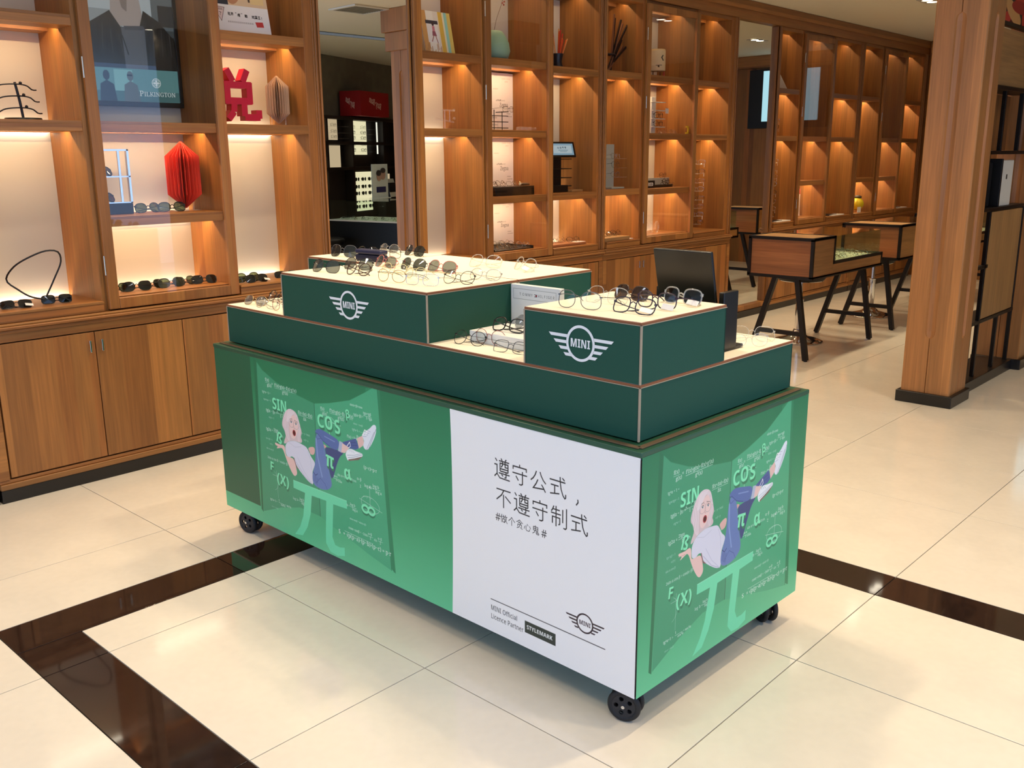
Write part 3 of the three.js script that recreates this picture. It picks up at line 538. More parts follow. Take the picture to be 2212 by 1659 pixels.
  // the woman
  fill(ART.arm2, '#e2b5ad'); fill(ART.arm3, '#d9a9a0'); fill(ART.leg2, '#3a4a80'); fill(ART.shin2, '#4a5f9c', false); line([560, 562, 620, 575], '#37487c', 2); line([575, 556, 630, 566], '#37487c', 1.6);
  fill(ART.ankle2, '#e9c3bb', false); fill(ART.shoe2, '#e6edf6'); line([738, 646, 690, 562], '#8793a6', 2); line([727, 634, 680, 560], '#8793a6', 1.6); for (let i = 0; i < 4; i++) line([664 + i * 9, 606 + i * 9, 684 + i * 8, 610 + i * 7], '#aab4c6', 1.6); line([664, 612, 676, 632, 690, 628, 680, 614], '#ffffff', 3);
  fill(ART.hair, '#d9c4c6'); fill(ART.arm, '#ecc6be'); line([116, 458, 150, 456], '#c99a92', 1.5); fill(ART.shirt, '#dcdcea'); line([238, 432, 250, 402, 262, 395], '#8a5160', 4); line([250, 420, 300, 376, 348, 354], '#b4b4cc', 2.2); line([262, 440, 300, 392, 340, 360], '#c4c4d8', 2); line([330, 480, 344, 452, 350, 412], '#c4c4d8', 2); line([212, 488, 250, 478, 290, 488], '#c6c6d6', 1.8);
  fill(ART.face, '#efcfc9'); fill(ART.lock, '#e4d3d6');
  for (let i = 0; i < 9; i++) line([186 + i * 4, 588 - i * 2, 180 + i * 5, 545, 196 + i * 3, 505], i % 2 ? '#f1e6e8' : '#c9b0b4', 1.6); for (let i = 0; i < 5; i++) line([272 + i * 4, 600 - i * 8, 284 + i * 3, 555, 276 + i * 3, 512], i % 2 ? '#f1e6e8' : '#c9b0b4', 1.6); for (let i = 0; i < 5; i++) line([222 + i * 9, 616, 214 + i * 6, 596, 204 + i * 4, 570], '#f3eaec', 1.8);
  line([228, 583, 242, 586], '#8f7a74', 2); line([256, 584, 274, 579], '#8f7a74', 2);
  for (const [a, y] of [[235, 572], [265, 570]]) { c.fillStyle = '#fff'; c.beginPath(); c.ellipse(fx(a), fy(y), 6 * k, 4 * k, 0, 0, 7); c.fill(); c.fillStyle = '#4b5a66'; c.beginPath(); c.arc(fx(a), fy(y), 3.4 * k, 0, 7); c.fill(); c.strokeStyle = '#5a4644'; c.lineWidth = 1.6 * k; c.beginPath(); c.arc(fx(a), fy(y), 6 * k, 3.4, 6); c.stroke(); c.strokeStyle = 'rgba(150,140,142,.8)'; c.lineWidth = 1.1 * k; c.beginPath(); c.ellipse(fx(a), fy(y - 4), 16 * k, 16 * k, 0, 0, 7); c.stroke(); }
  line([250, 568, 247, 553, 254, 550], '#cf9f98', 1.8); c.fillStyle = '#b0343f'; c.beginPath(); c.ellipse(fx(250), fy(533), 10.5 * k, 12 * k, 0, 0, 7); c.fill(); c.fillStyle = '#4d0d16'; c.beginPath(); c.ellipse(fx(250), fy(533), 7 * k, 8.5 * k, 0, 0, 7); c.fill();
  fill(ART.thigh, '#6680b8'); fill(ART.shin, '#5670ac'); line([386, 560, 400, 562, 430, 540, 470, 528], '#3d5490', 3); line([384, 556, 396, 540, 420, 548], '#465e9a', 2); line([358, 406, 372, 396, 384, 404], '#33447c', 3); for (let i = 0; i < 5; i++) line([362 + i * 6, 396 - i * 2, 358 + i * 5, 372 - i * 3], '#4a609c', 2); line([372, 366, 400, 392, 428, 376, 440, 356], '#4a609c', 2.2); line([388, 540, 392, 470, 412, 400], '#86a0d0', 6); line([440, 560, 500, 552], '#7d96c8', 4); line([454, 438, 446, 490], '#40548c', 2);
  fill(ART.cuff, '#b4bfd6', false); fill(ART.ankle, '#ecc9c1', false); fill(ART.shoe, '#eef3f8'); fill(ART.sole, '#7d6a60', false); line([574, 510, 610, 520, 656, 538], '#9aa6b6', 1.8); line([570, 518, 612, 527, 652, 542], '#9aa6b6', 1.4); line([572, 552, 588, 570, 592, 556, 580, 546], '#ffffff', 2.6); for (let i = 0; i < 3; i++) line([578 + i * 12, 546 - i * 2, 588 + i * 12, 536 - i], '#b7c0d0', 1.5);
  L3('π', 436, 452, 80, { rot: 0.12, sx: 0.9 });
}
{
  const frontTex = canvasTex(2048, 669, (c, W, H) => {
    const k = W / 2092, fx = (a) => (a + 292) * k, fy = (y) => H - (y - 104) * k * (H / (683 * k));
    c.fillStyle = '#2f8a5f'; c.fillRect(0, 0, W, H);
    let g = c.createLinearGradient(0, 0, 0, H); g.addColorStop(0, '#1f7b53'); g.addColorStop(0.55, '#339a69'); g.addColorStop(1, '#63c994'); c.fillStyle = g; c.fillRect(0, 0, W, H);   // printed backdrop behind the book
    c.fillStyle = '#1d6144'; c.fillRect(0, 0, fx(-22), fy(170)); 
    c.save(); c.beginPath(); c.rect(0, 0, 1372 * k, H); c.clip(); drawArt(c, fx, fy, k); c.restore();
    // white half with the slogan
    const X = (u) => (2092 - u) * k, Y = fy;
    c.fillStyle = '#f4f4f4'; c.beginPath(); c.moveTo(X(699), 0); c.quadraticCurveTo(X(690), H * 0.4, X(709), H); c.lineTo(W, H); c.lineTo(W, 0); c.fill();
    c.strokeStyle = '#17171c';
    han(c, '遵守公式，', X(518), Y(676), 67 * k, 70.5 * k, 3.4 * k); han(c, '不遵守制式', X(512), Y(588), 67 * k, 70.5 * k, 3.4 * k);
    han(c, '做个贪心鬼', X(492), Y(505), 29 * k, 31 * k, 1.7 * k); c.fillStyle = '#17171c'; c.font = `${34 * k}px ${sansFont}`; c.fillText('#', X(513), Y(478)); c.fillText('#', X(333), Y(476));
    c.fillRect(X(537), Y(214), 437 * k, 2.2 * k);
    c.font = `${23 * k}px ${sansFont}`; c.save(); c.translate(X(537), Y(178)); c.scale(0.84, 1); c.fillText('MINI Official', 0, 0); c.fillText('Licence Partner', 0, 29 * k); c.restore();
    c.fillStyle = '#2b3630'; c.fillRect(X(397), Y(191), 119 * k, 38 * k); c.fillStyle = '#eef0ee'; c.font = `bold ${18 * k}px ${sansFont}`; c.fillText('STYLEMARK', X(390), Y(166), 106 * k);
    wings(c, X(172), Y(264), 30 * k, '#2a1c26');
  });
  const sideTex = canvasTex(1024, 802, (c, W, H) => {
    const k = W / 872, fx = (a) => (70 + 0.92 * a) * k, fy = (y) => H - (y - 104) * k * (H / (683 * k));
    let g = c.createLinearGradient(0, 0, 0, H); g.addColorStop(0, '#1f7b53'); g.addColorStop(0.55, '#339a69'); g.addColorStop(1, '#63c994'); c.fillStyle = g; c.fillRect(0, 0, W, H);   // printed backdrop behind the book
    drawArt(c, fx, fy, k * 0.94);
  });
  frontTex.anisotropy = 8;
  const r = kthing('display_cart', 'green printed display cart on black castors with a white slogan half', 'display cart');
  mk('body', [K(0.01, KL - 0.01, 0.008, KW - 0.008, KY0 + 0.004, KY1 - 0.025)], M.greenDeep, r);
  const fp = new THREE.PlaneGeometry(KL, KY1 - 0.014 - KY0, 40, 8);
  { const p = fp.attributes.position; for (let i = 0; i < p.count; i++) { const x = p.getX(i); p.setZ(i, 0.0006 * Math.sin(x * 7) + 0.0005); } fp.computeVertexNormals(); }
  fp.rotateY(-Math.PI / 2).translate(-0.0015, (KY0 + KY1 - 0.014) / 2, -KL / 2);
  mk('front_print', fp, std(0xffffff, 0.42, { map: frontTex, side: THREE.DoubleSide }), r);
  mk('front_board', K(0.002, KL, 0.0, 0.006, KY0, KY1 - 0.014, 0.001), M.paper, r);
  const sp = new THREE.PlaneGeometry(KW, KY1 - 0.014 - KY0).translate(KW / 2, (KY0 + KY1 - 0.014) / 2, 0.0035);
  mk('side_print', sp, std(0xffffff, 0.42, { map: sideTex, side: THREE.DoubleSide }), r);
  mk('side_board', B(0.006, KW, KY0 + 0.004, KY1 - 0.014, -0.006, 0.003, 0.001), M.greenDeep, r);
  mk('corner_strip', B(-0.001, 0.006, KY0 + 0.004, KY1 - 0.02, -0.001, 0.003), M.black, r);
  // lid with taped edges, slightly bowed
  mk('lid', [K(-0.004, KL + 0.004, -0.004, KW + 0.004, KY1 - 0.016, KY1, 0.004)], M.tape, r);
  mk('lid_rim', [K(0.02, KL - 0.02, 0.012, 0.03, KY1, KY1 + 0.004, 0.002), K(0.012, 0.03, 0.02, KW - 0.02, KY1, KY1 + 0.004, 0.002)], std(0x5c4a34, 0.6), r);
  for (const [u, v, a] of [[0.062, 0.045, 0.35], [KL - 0.1, 0.045, 0.25], [0.065, KW - 0.07, -0.5], [KL - 0.09, KW - 0.07, 0.2]]) {
    const cst = new THREE.Group(); cst.name = 'castor'; cst.position.set(v, 0, -u); cst.rotation.y = a; r.add(cst);
    const hub = new THREE.Shape(); hub.absarc(0, 0, 0.034, 0, Math.PI * 2); for (let i = 0; i < 5; i++) { const h = new THREE.Path(); h.absarc(0.021 * Math.cos(i * 1.2566), 0.021 * Math.sin(i * 1.2566), 0.0065, 0, Math.PI * 2); hub.holes.push(h); }
    for (const s of [-1, 1]) {
      mk('tyre', new THREE.TorusGeometry(0.0385, 0.009, 10, 36).scale(1, 1, 0.95).rotateY(Math.PI / 2).translate(s * 0.017, 0.0475, 0), std(0x17171a, 0.6), cst);
      mk('wheel_hub', new THREE.ExtrudeGeometry(hub, { depth: 0.006, bevelEnabled: false, curveSegments: 14 }).translate(0, 0, -0.003).rotateY(Math.PI / 2).translate(s * 0.02, 0.0475, 0), std(0x222226, 0.5), cst);
    }
    mk('fork', [B(-0.009, 0.009, 0.03, 0.1, -0.03, 0.03, 0.004), cyl(0.02, 0.024, 0.016, 18).translate(0, 0.098, 0)], M.black, cst);
    mk('axle', cyl(0.005, 0.005, 0.06, 10).rotateZ(Math.PI / 2).translate(0, 0.0475, 0), M.chrome, cst);
  }
}
// stepped green boxes on the cart
const T1 = 0.940, T2 = 1.099;
function stepBox(label, name, u0, u1, v0, v1, y0, y1, logo) {
  const [uc, vc] = [(u0 + u1) / 2, (v0 + v1) / 2], r = kthing(name, label, 'display box', uc, vc), t = 0.007, e = 0.0016;
  const G = (a, b, c, d, f, g, q) => K(a - uc, b - uc, c - vc, d - vc, f, g, q);
  const S = [[u0, u1, v0, v0 + t], [u0, u1, v1 - t, v1], [u0, u0 + t, v0, v1], [u1 - t, u1, v0, v1]];
  for (const [a, b, c, d] of S) mk('side', G(a, b, c, d, y0, y1 - 0.009, 0.0012), M.greenDark, r);
  mk('seam', [G(u0 - e, u0 + 0.003, v0 - e, v0 + 0.003, y0, y1 - 0.008), G(u0 - e, u1 + e, v0 - e, v0 + 0.003, y1 - 0.0092, y1 - 0.0074), G(u0 - e, u0 + 0.003, v0 - e, v1 + e, y1 - 0.0092, y1 - 0.0074), G(u1 - 0.003, u1 + e, v0 - e, v0 + 0.003, y0, y1 - 0.008)], std(0xa99a84, 0.7), r);
  mk('board_edge', G(u0, u1, v0, v1, y1 - 0.0075, y1 - 0.0012, 0.001), M.fibre, r);
  mk('top_sheet', G(u0 + 0.003, u1 - 0.003, v0 + 0.003, v1 - 0.003, y1 - 0.0013, y1, 0.0004), M.cream, r);
  if (logo) {
    const [lu, ly, R] = logo, parts = [], sh = new THREE.Shape(); sh.absarc(0, 0, R, 0, Math.PI * 2); const ho = new THREE.Path(); ho.absarc(0, 0, R * 0.85, 0, Math.PI * 2); sh.holes.push(ho);
    parts.push(new THREE.ExtrudeGeometry(sh, { depth: 0.0006, bevelEnabled: false, curveSegments: 40 }));
    for (const s of [-1, 1]) for (let i = 0; i < 4; i++) {
      const q = 0.4 - i * 0.34, x0 = Math.sqrt(1 - q * q) * R * 0.97, x1 = R * (2.28 - i * 0.36), w = new THREE.Shape([[s * x0, q * R], [s * x1, q * R], [s * (x1 - R * 0.16), (q - 0.17) * R], [s * Math.sqrt(Math.max(0.1, 1 - (q - 0.17) ** 2)) * R * 0.97, (q - 0.17) * R]].map((p) => new THREE.Vector2(...p)));
      parts.push(new THREE.ExtrudeGeometry(w, { depth: 0.0006, bevelEnabled: false }));
    }
    const tg = new TextGeometry('MINI', { font, size: R * 0.47, depth: 0.0006, curveSegments: 4, bevelEnabled: false }); tg.computeBoundingBox(); const bb = tg.boundingBox; tg.translate(-(bb.min.x + bb.max.x) / 2, -(bb.min.y + bb.max.y) / 2, 0).scale(0.88, 1, 1); parts.push(tg);
    const mkd = parts.map((g) => g.rotateY(-Math.PI / 2).translate(v0 - vc - 0.0009, ly, -(lu - uc)));
    const lm = mk('winged_ring_emblem', mkd, std(0xeef0f2, 0.45), r); lm.userData.label = 'white winged ring emblem reading MINI';
  }
}
stepBox('long low dark green tray lying on the cart, under the taller green boxes', 'display_tray', 0.048, 2.064, 0.054, 0.846, KY1 + 0.004, T1);
stepBox('square dark green display box with a white emblem, at the cart corner nearest', 'display_box', 0.048, 0.4456, 0.054, 0.4477, T1, T2, [0.243, 1.021, 0.0485]);
stepBox('wide dark green display box with a white emblem, mid front of the cart', 'display_box', 0.854, 1.657, 0.054, 0.458, T1, T2, [1.253, 1.019, 0.0485]);
stepBox('wide dark green display box behind the middle one, holding two clear frames', 'display_box', 0.854, 1.657, 0.461, 0.846, T1, T2);
stepBox('small dark green display box at the far back corner of the cart', 'display_box', 1.66, 2.064, 0.446, 0.846, T1, T2);
{ // frames lying on the cart: u, v, surface, yaw offset, options
  const cg = 'eyeglasses on the green cart';
  const L = [
    [0.303, 0.111, T2, 0.15, { s: 'avi', c: 'grey', l: 'clear', label: 'thin grey metal glasses at the left front corner of the near green box', open: 1 }],
    [0.31, 0.229, T2, 0.05, { s: 'big', c: 'clear', label: 'clear plastic glasses behind the thin grey pair on the near green box' }],
    [0.303, 0.332, T2, -0.1, { s: 'square', c: 'tort', l: 'brown', r: 0.0018, label: 'brown tinted tortoiseshell sunglasses at the back of the near green box' }],
    [0.15, 0.144, T2, 0.1, { s: 'square', c: 'navy', r: 0.0017, tag: 1, label: 'navy blue plastic glasses at the front right of the near green box' }],
    [0.15, 0.25, T2, 0.0, { s: 'square', c: 'plum', r: 0.0018, tag: 1, open: 1, label: 'dark plum plastic glasses behind the navy pair on the near green box' }],
    [0.14, 0.354, T2, -0.05, { s: 'square', c: 'clear', l: 'dark', r: 0.0024, tag: 1, tilt: -0.25, label: 'clear thick framed glasses with dark lenses and a white tag, before the black stand' }],
    [0.747, 0.117, T1, 0.2, { s: 'round', c: 'black', label: 'thin black round glasses at the left end of the lower cream tray in the gap' }],
    [0.70, 0.165, T1, 0.1, { s: 'round', c: 'rose', l: 'clear', open: 1, label: 'thin rose round glasses in front of the white riser in the gap' }],
    [0.565, 0.115, T1, 0.2, { s: 'rect', c: 'grey', tc: 'black', label: 'half rimmed rectangular glasses with black temples beside the near green box' }],
    [0.676, 0.215, T1 + 0.036, 0.1, { s: 'square', c: 'black', r: 0.0022, label: 'thick black glasses lying on the white riser' }],
    [0.66, 0.285, T1 + 0.036, 0.0, { s: 'round', c: 'silver', l: 'pale', label: 'thin round pale lens glasses behind the black pair on the white riser' }],
    [1.523, 0.143, T2, 0.15, { s: 'avi', c: 'black', l: 'half', open: 1, tilt: -0.4, label: 'grey lens glasses at the far left front of the middle green box' }],
    [1.369, 0.171, T2, 0.1, { s: 'round', c: 'tort', r: 0.0018, label: 'dark tortoiseshell round glasses at the middle box front edge' }],
    [1.50, 0.27, T2, 0.2, { s: 'avi', c: 'black', l: 'half', label: 'thin black grey lens glasses behind the tortoiseshell pair on the middle box' }],
    [1.49, 0.385, T2, -0.1, { s: 'avi', c: 'pink', l: 'half', label: 'pink rimmed grey lens glasses at the back of the middle box' }],
    [1.126, 0.131, T2, 0.15, { s: 'oval', c: 'gold', tc: 'black', open: 1, label: 'pale gold oval glasses with dark temples at the front edge of the middle box' }],
    [1.30, 0.275, T2, 0.1, { s: 'oval', c: 'yellow', label: 'pale yellow glasses in the middle of the middle box' }],
    [1.34, 0.395, T2, 0.0, { s: 'avi', c: 'grey', l: 'grey', label: 'grey aviator glasses at the back edge of the middle box' }],
    [1.193, 0.405, T2, 0.1, { s: 'avi', c: 'pink', l: 'half', r: 0.0014, label: 'grey lens glasses with pink lower rims beside the clear frames on the middle box' }],
    [0.985, 0.142, T2, 0.25, { s: 'rect', c: 'pale', l: 'clear', open: 1, label: 'pale blue thin rectangular glasses at the right front corner of the middle box' }],
    [0.925, 0.244, T2, 0.3, { s: 'round', c: 'black', label: 'thin black round glasses at the right end of the middle box' }],
    [0.93, 0.367, T2, 0.2, { s: 'oval', c: 'silver', label: 'silver oval glasses at the right back of the middle box' }],
    [1.134, 0.24, T2, -0.1, { s: 'oval', c: 'yellow', open: 1, label: 'pale champagne glasses between the gold oval pair and the pink rimmed pair' }],
    [1.19, 0.62, T2, 0.2, { s: 'big', c: 'clear', r: 0.0016, label: 'clear frame glasses lying left on the rear green box' }],
    [1.02, 0.645, T2, -0.3, { s: 'big', c: 'clear', r: 0.0016, tag: 1, label: 'clear frame glasses with a tag, lying right on the rear green box' }],
    [1.917, 0.51, T2, 0.2, { s: 'big', c: 'grey', l: 'grey', tilt: -0.3, label: 'large grey lens sunglasses at the left of the far corner box' }],
    [1.89, 0.61, T2, 0.1, { s: 'oval', c: 'black', label: 'black oval glasses second from the left on the far corner box' }],
    [1.92, 0.75, T2, 0.0, { s: 'oval', c: 'silver', l: 'pale', label: 'silver glasses at the back of the far corner box' }],
    [1.735, 0.611, T2, 0.1, { s: 'rect', c: 'black', open: 1, label: 'thin black glasses in front of the mirror on the far corner box' }],
    [1.73, 0.73, T2, -0.1, { s: 'avi', c: 'black', l: 'grey', label: 'black rimmed grey lens glasses at the right of the far corner box' }],
    [1.955, 0.105, T1, 0.2, { s: 'oval', c: 'gold', l: 'pale', label: 'pale rimmed glasses at the far left front corner of the low tray' }],
    [1.86, 0.095, T1, 0.1, { s: 'oval', c: 'silver', label: 'silver glasses on the low tray left of the middle box' }],
    [1.97, 0.215, T1, 0.1, { s: 'round', c: 'black', r: 0.0017, label: 'black round glasses behind the pale pair on the far left low tray' }],
    [1.80, 0.23, T1, 0.3, { s: 'round', c: 'black', r: 0.0019, label: 'thick black round glasses next to the middle box on the far left low tray' }],
    [1.74, 0.095, T1, 0.1, { s: 'oval', c: 'rose', open: 1, label: 'rose gold glasses against the middle box on the far left low tray' }],
    [0.13, 0.74, T1, 0.6, { s: 'big', c: 'clear', label: 'clear frame glasses on the low tray behind the black stand' }],
    [0.09, 0.655, T1, 0.9, { s: 'oval', c: 'clear', open: 1, label: 'second clear pair with long temples, nearest the black stand on the low tray' }],
  ];
  for (const [u, v, y, a, o] of L) { const [x, z] = kw(u, v); glasses(x, y + 0.001, z, -Math.PI / 2 + TH + a, { group: cg, ...o, cat: o.l === 'brown' || /sunglasses/.test(o.label) ? 'sunglasses' : 'eyeglasses' }); }
  { const [x, z] = kw(1.63, 0.56); const c = thing('glasses_case', 'dark blue glasses case at the front edge of the far corner box', 'glasses case', ...[kw(1.70, 0.5)[0], T2, kw(1.70, 0.5)[1]], -Math.PI / 2 + TH + 0.1);
    mk('case_body', B(-0.075, 0.075, 0, 0.026, -0.022, 0.022, 0.008), std(0x171b33, 0.45), c); mk('case_lid', B(-0.075, 0.075, 0.027, 0.046, -0.022, 0.022, 0.008), std(0x1b2040, 0.45), c); }
  // white riser and brand plaque in the gap
  const rz = kthing('riser', 'low stack of two white plates in the gap of the cart', 'riser', 0.68, 0.255, T1);
  mk('plate', K(-0.125, 0.11, -0.085, 0.085, 0, 0.016, 0.002), M.plasticWhite, rz); mk('plate', K(-0.125, 0.11, -0.085, 0.085, 0.017, 0.035, 0.002), M.plasticWhite, rz);
  const pq = kthing('brand_plaque', 'white upright plaque reading TOMMY HILFIGER in the gap of the cart', 'plaque', 0.742, 0.42, T1);
  mk('plaque_body', K(-0.108, 0.108, 0, 0.022, 0, 0.15, 0.002), M.plasticWhite, pq);
  const pt = canvasTex(512, 356, (c) => { c.fillStyle = '#dfe2e2'; c.fillRect(0, 0, 512, 356); c.strokeStyle = '#6f7776'; c.lineWidth = 2.5; c.strokeRect(26, 30, 450, 80); c.fillStyle = '#4d5454'; c.font = '30px ' + sansFont; let x = 92; for (const ch of 'TOMMY') { c.fillText(ch, x, 82); x += 31; } c.fillStyle = '#1c2233'; c.fillRect(x + 2, 62, 30, 20); c.fillStyle = '#fff'; c.fillRect(x + 2, 67, 15, 10); c.fillStyle = '#a5202c'; c.fillRect(x + 17, 67, 15, 10); x += 40; c.fillStyle = '#4d5454'; for (const ch of 'HILFIGER') { c.fillText(ch, x, 82); x += ch === 'I' ? 15 : 25; } });
  mk('plaque_print', new THREE.PlaneGeometry(0.214, 0.148).rotateY(-Math.PI / 2).translate(-0.0006, 0.075, 0), std(0xffffff, 0.5, { map: pt }), pq);
  // black mirror stand seen from behind
  const ms = kthing('mirror_stand', 'black tabletop mirror seen from behind, at the right end of the cart', 'mirror stand', 0.225, 0.56, T1);
  mk('base_frame', [K(-0.118, -0.1, -0.03, 0.05, 0, 0.176, 0.003), K(0.1, 0.118, -0.03, 0.05, 0, 0.176, 0.003), K(-0.1, 0.1, 0.03, 0.05, 0, 0.1, 0.003), K(-0.118, 0.118, -0.03, 0.09, 0, 0.012, 0.003)], M.blackSatin, ms);
  const mp = mk('mirror_panel', K(-0.1, 0.1, -0.006, 0.006, 0, 0.255, 0.003).rotateZ(0.24).translate(0.005, 0.045, -0.012), M.blackSatin, ms);
  mk('mirror_face', K(-0.09, 0.09, 0.0062, 0.007, 0.01, 0.245).rotateZ(0.24).translate(0.005, 0.045, -0.012), M.mirror, mp);
}
// ---------------------------------------------------------------- things on the cabinet shelves
const ZS = -4.56;
const sg = (x, y, z, yaw, o) => glasses(x, y + 0.001, z, yaw, { name: 'sunglasses', cat: 'sunglasses', s: 'square', c: 'black', l: 'dark', r: 0.0022, ...o });
// a board poster leaning back on a shelf
function leanPoster(label, x0, x1, y0, h, z, tilt, draw, w = 512) {
  const W = x1 - x0, r = thing('poster', label, 'poster', (x0 + x1) / 2, y0, z);
  const t = canvasTex(w, Math.round(w * h / W), draw);
  mk('board', B(-W / 2, W / 2, 0, h, -0.006, 0, 0.001).rotateX(-tilt), M.paper, r);
  mk('print', new THREE.PlaneGeometry(W, h).translate(0, h / 2, 0.0006).rotateX(-tilt), std(0xffffff, 0.45, { map: t }), r);
  return r;
}
{ // cabinet 1, left column
  const d = thing('glasses_stand', 'thin black three armed glasses stand on the left shelf', 'glasses stand', 1.70, 1.672, -4.56);
  mk('base_plate', cyl(0.075, 0.08, 0.012, 32).translate(0, 0.006, 0), M.black, d);
  mk('post', tube([[0, 0.01, 0], [-0.006, 0.08, 0], [-0.018, 0.165, 0]], 0.006, 10, 8), M.black, d);
  [[0.155, -0.016], [0.105, -0.008], [0.055, -0.002]].forEach(([y, x]) => { mk('arm', [tube([[x - 0.105, y - 0.022, 0.02], [x - 0.08, y - 0.008, 0.024], [x, y, 0.024], [x + 0.04, y - 0.006, 0.022], [x + 0.062, y - 0.022, 0.018], [x + 0.08, y - 0.022, 0.016]], 0.0032, 18, 6), new THREE.SphereGeometry(0.007, 10, 8).translate(x + 0.012, y + 0.005, 0.026)], M.black, d); });
  const strap = (x, z, label, pts) => { const r = sg(x, 0.856, z, -0.25, { label, s: 'rect', tilt: -0.25 }); const m = mk('strap', tube(pts, 0.004, 40, 6), M.black, r); m.rotation.x = 0.25; };
  strap(1.71, -4.46, 'black sports sunglasses with a thick looped neck strap, bottom left shelf', [[-0.06, 0.03, -0.01], [-0.13, 0.05, -0.03], [-0.19, 0.10, -0.04], [-0.24, 0.16, -0.05], [-0.2, 0.24, -0.03], [-0.1, 0.31, 0.0], [-0.02, 0.34, 0.02], [0.03, 0.33, 0.02], [0.045, 0.27, 0.0], [0.0, 0.16, 0.0], [-0.05, 0.05, -0.01]].map(([a, b, c]) => [a * 0.8, b * 0.72, c]));
  sg(1.53, 0.856, -4.45, -0.2, { label: 'black sports sunglasses with a white tag at the left edge of the bottom shelf', s: 'rect', tag: 1 });
  // middle column behind the glass door
  const scrTex = canvasTex(512, 980, (c, W, H) => {
    c.fillStyle = '#aeb8bb'; c.fillRect(0, 0, W, H); c.fillStyle = '#8f9799'; c.fillRect(0, 470, 200, 200); c.fillStyle = '#5d6669'; c.fillRect(380, 330, 132, 420); c.fillStyle = '#2c2f30'; c.fillRect(420, 420, 92, 120); c.fillStyle = '#43494a'; c.fillRect(0, 560, W, 300);
    const P2 = (pts, col) => { c.fillStyle = col; c.beginPath(); c.moveTo(pts[0], pts[1]); for (let i = 2; i < pts.length; i += 2) c.lineTo(pts[i], pts[i + 1]); c.fill(); };
    c.save(); c.translate(0, -86); c.fillStyle = '#3b3532'; c.beginPath(); c.ellipse(225, 170, 130, 150, 0, 0, 7); c.fill();
    c.fillStyle = '#b7a9a2'; c.beginPath(); c.ellipse(225, 290, 112, 190, 0.05, 0, 7); c.fill(); P2([150, 380, 300, 400, 330, 640, 130, 640], '#a3968f'); P2([190, 470, 240, 478, 232, 560, 205, 540], '#7d706a');
    P2([190, 250, 260, 250, 240, 330, 205, 330], '#a6988f'); c.fillStyle = '#6d605b'; c.beginPath(); c.ellipse(205, 392, 44, 8, 0.12, 0, 7); c.fill(); c.fillStyle = '#93837c'; c.beginPath(); c.ellipse(206, 402, 34, 7, 0.12, 0, 7); c.fill();
    c.fillStyle = 'rgba(96,86,82,.45)'; c.beginPath(); c.ellipse(225, 455, 78, 36, 0, 0, 7); c.fill();
    c.fillStyle = '#15181a'; c.fillRect(120, 215, 92, 54); c.fillRect(236, 215, 92, 54);
    P2([0, 640, 130, 560, 190, 650, 235, 700, 300, 640, 330, 545, 420, 600, 512, 700, 512, 980, 0, 980], '#23221f'); P2([190, 650, 330, 640, 330, 980, 200, 980], '#575a60'); P2([205, 640, 325, 630, 320, 655, 210, 662], '#454850');
    for (let i = 0; i < 7; i++) { c.strokeStyle = i % 2 ? '#3a3835' : '#151412'; c.lineWidth = 6; c.beginPath(); c.moveTo(60 + i * 22, 620 + i * 12); c.lineTo(40 + i * 30, 800); c.stroke(); c.beginPath(); c.moveTo(360 + i * 24, 600 + i * 14); c.lineTo(345 + i * 28, 800); c.stroke(); }
    c.restore(); c.fillStyle = '#5f8f90'; c.fillRect(0, 792, W, 188); c.fillStyle = '#7fb4b3'; c.fillRect(120, 800, 110, 120); c.fillStyle = '#486f70'; c.fillRect(0, 920, W, 60);
    for (const [x, col] of [[75, '#22292a'], [215, '#5b6666']]) { c.fillStyle = col; c.beginPath(); c.ellipse(x, 835, 19, 28, 0, 0, 7); c.fill(); P2([x - 46, 980, x - 38, 885, x, 862, x + 40, 885, x + 52, 980], col); c.fillStyle = '#11181a'; c.fillRect(x - 18, 826, 30, 9); }
    c.strokeStyle = '#dfe9e8'; c.lineWidth = 4; c.beginPath(); c.arc(372, 868, 26, 0, 7); c.stroke(); c.lineWidth = 6; c.beginPath(); c.moveTo(372, 846); c.lineTo(372, 890); c.moveTo(350, 868); c.lineTo(394, 868); c.stroke(); c.lineWidth = 3; for (const [dx, dy] of [[-10, -10], [10, -10], [-10, 10], [10, 10]]) { c.beginPath(); c.arc(372 + dx, 868 + dy, 6, 0, 7); c.stroke(); }
    c.fillStyle = '#e3ecea'; c.font = '44px ' + serifFont; c.fillText('P', 262, 946); c.font = '35px ' + serifFont; c.fillText('ILKINGTON', 290, 946, 206);
  });
  const sc = thing('advert_screen', 'black framed advertising screen with a man in a dark jacket, behind the glass door', 'screen', 2.33, 1.76, -4.72);
  mk('bezel', [B(-0.245, 0.235, -0.002, 0.022, -0.03, 0.01, 0.003), B(-0.245, -0.225, 0.022, 0.86, -0.03, 0.01, 0.003), B(0.215, 0.235, 0.022, 0.86, -0.03, 0.01, 0.003), B(-0.225, 0.215, 0.84, 0.86, -0.03, 0.01, 0.003)], M.blackSatin, sc);
  mk('display', new THREE.PlaneGeometry(0.44, 0.82).translate(-0.005, 0.432, 0.004), std(0x050505, 0.15, { emissive: 0xffffff, emissiveMap: scrTex, emissiveIntensity: 0.55 }), sc);
  for (let i = 0; i < 4; i++) tag(mk('screw_cap', cyl(0.008, 0.008, 0.004, 12).rotateX(Math.PI / 2).translate(2.069 + i * 0.0925, 1.652, ZF - 0.004), std(0xb98a5c, 0.4), scene), 'small round cap on the shelf edge below the advertising screen', 'screw cap', 'caps on the shelf edge');
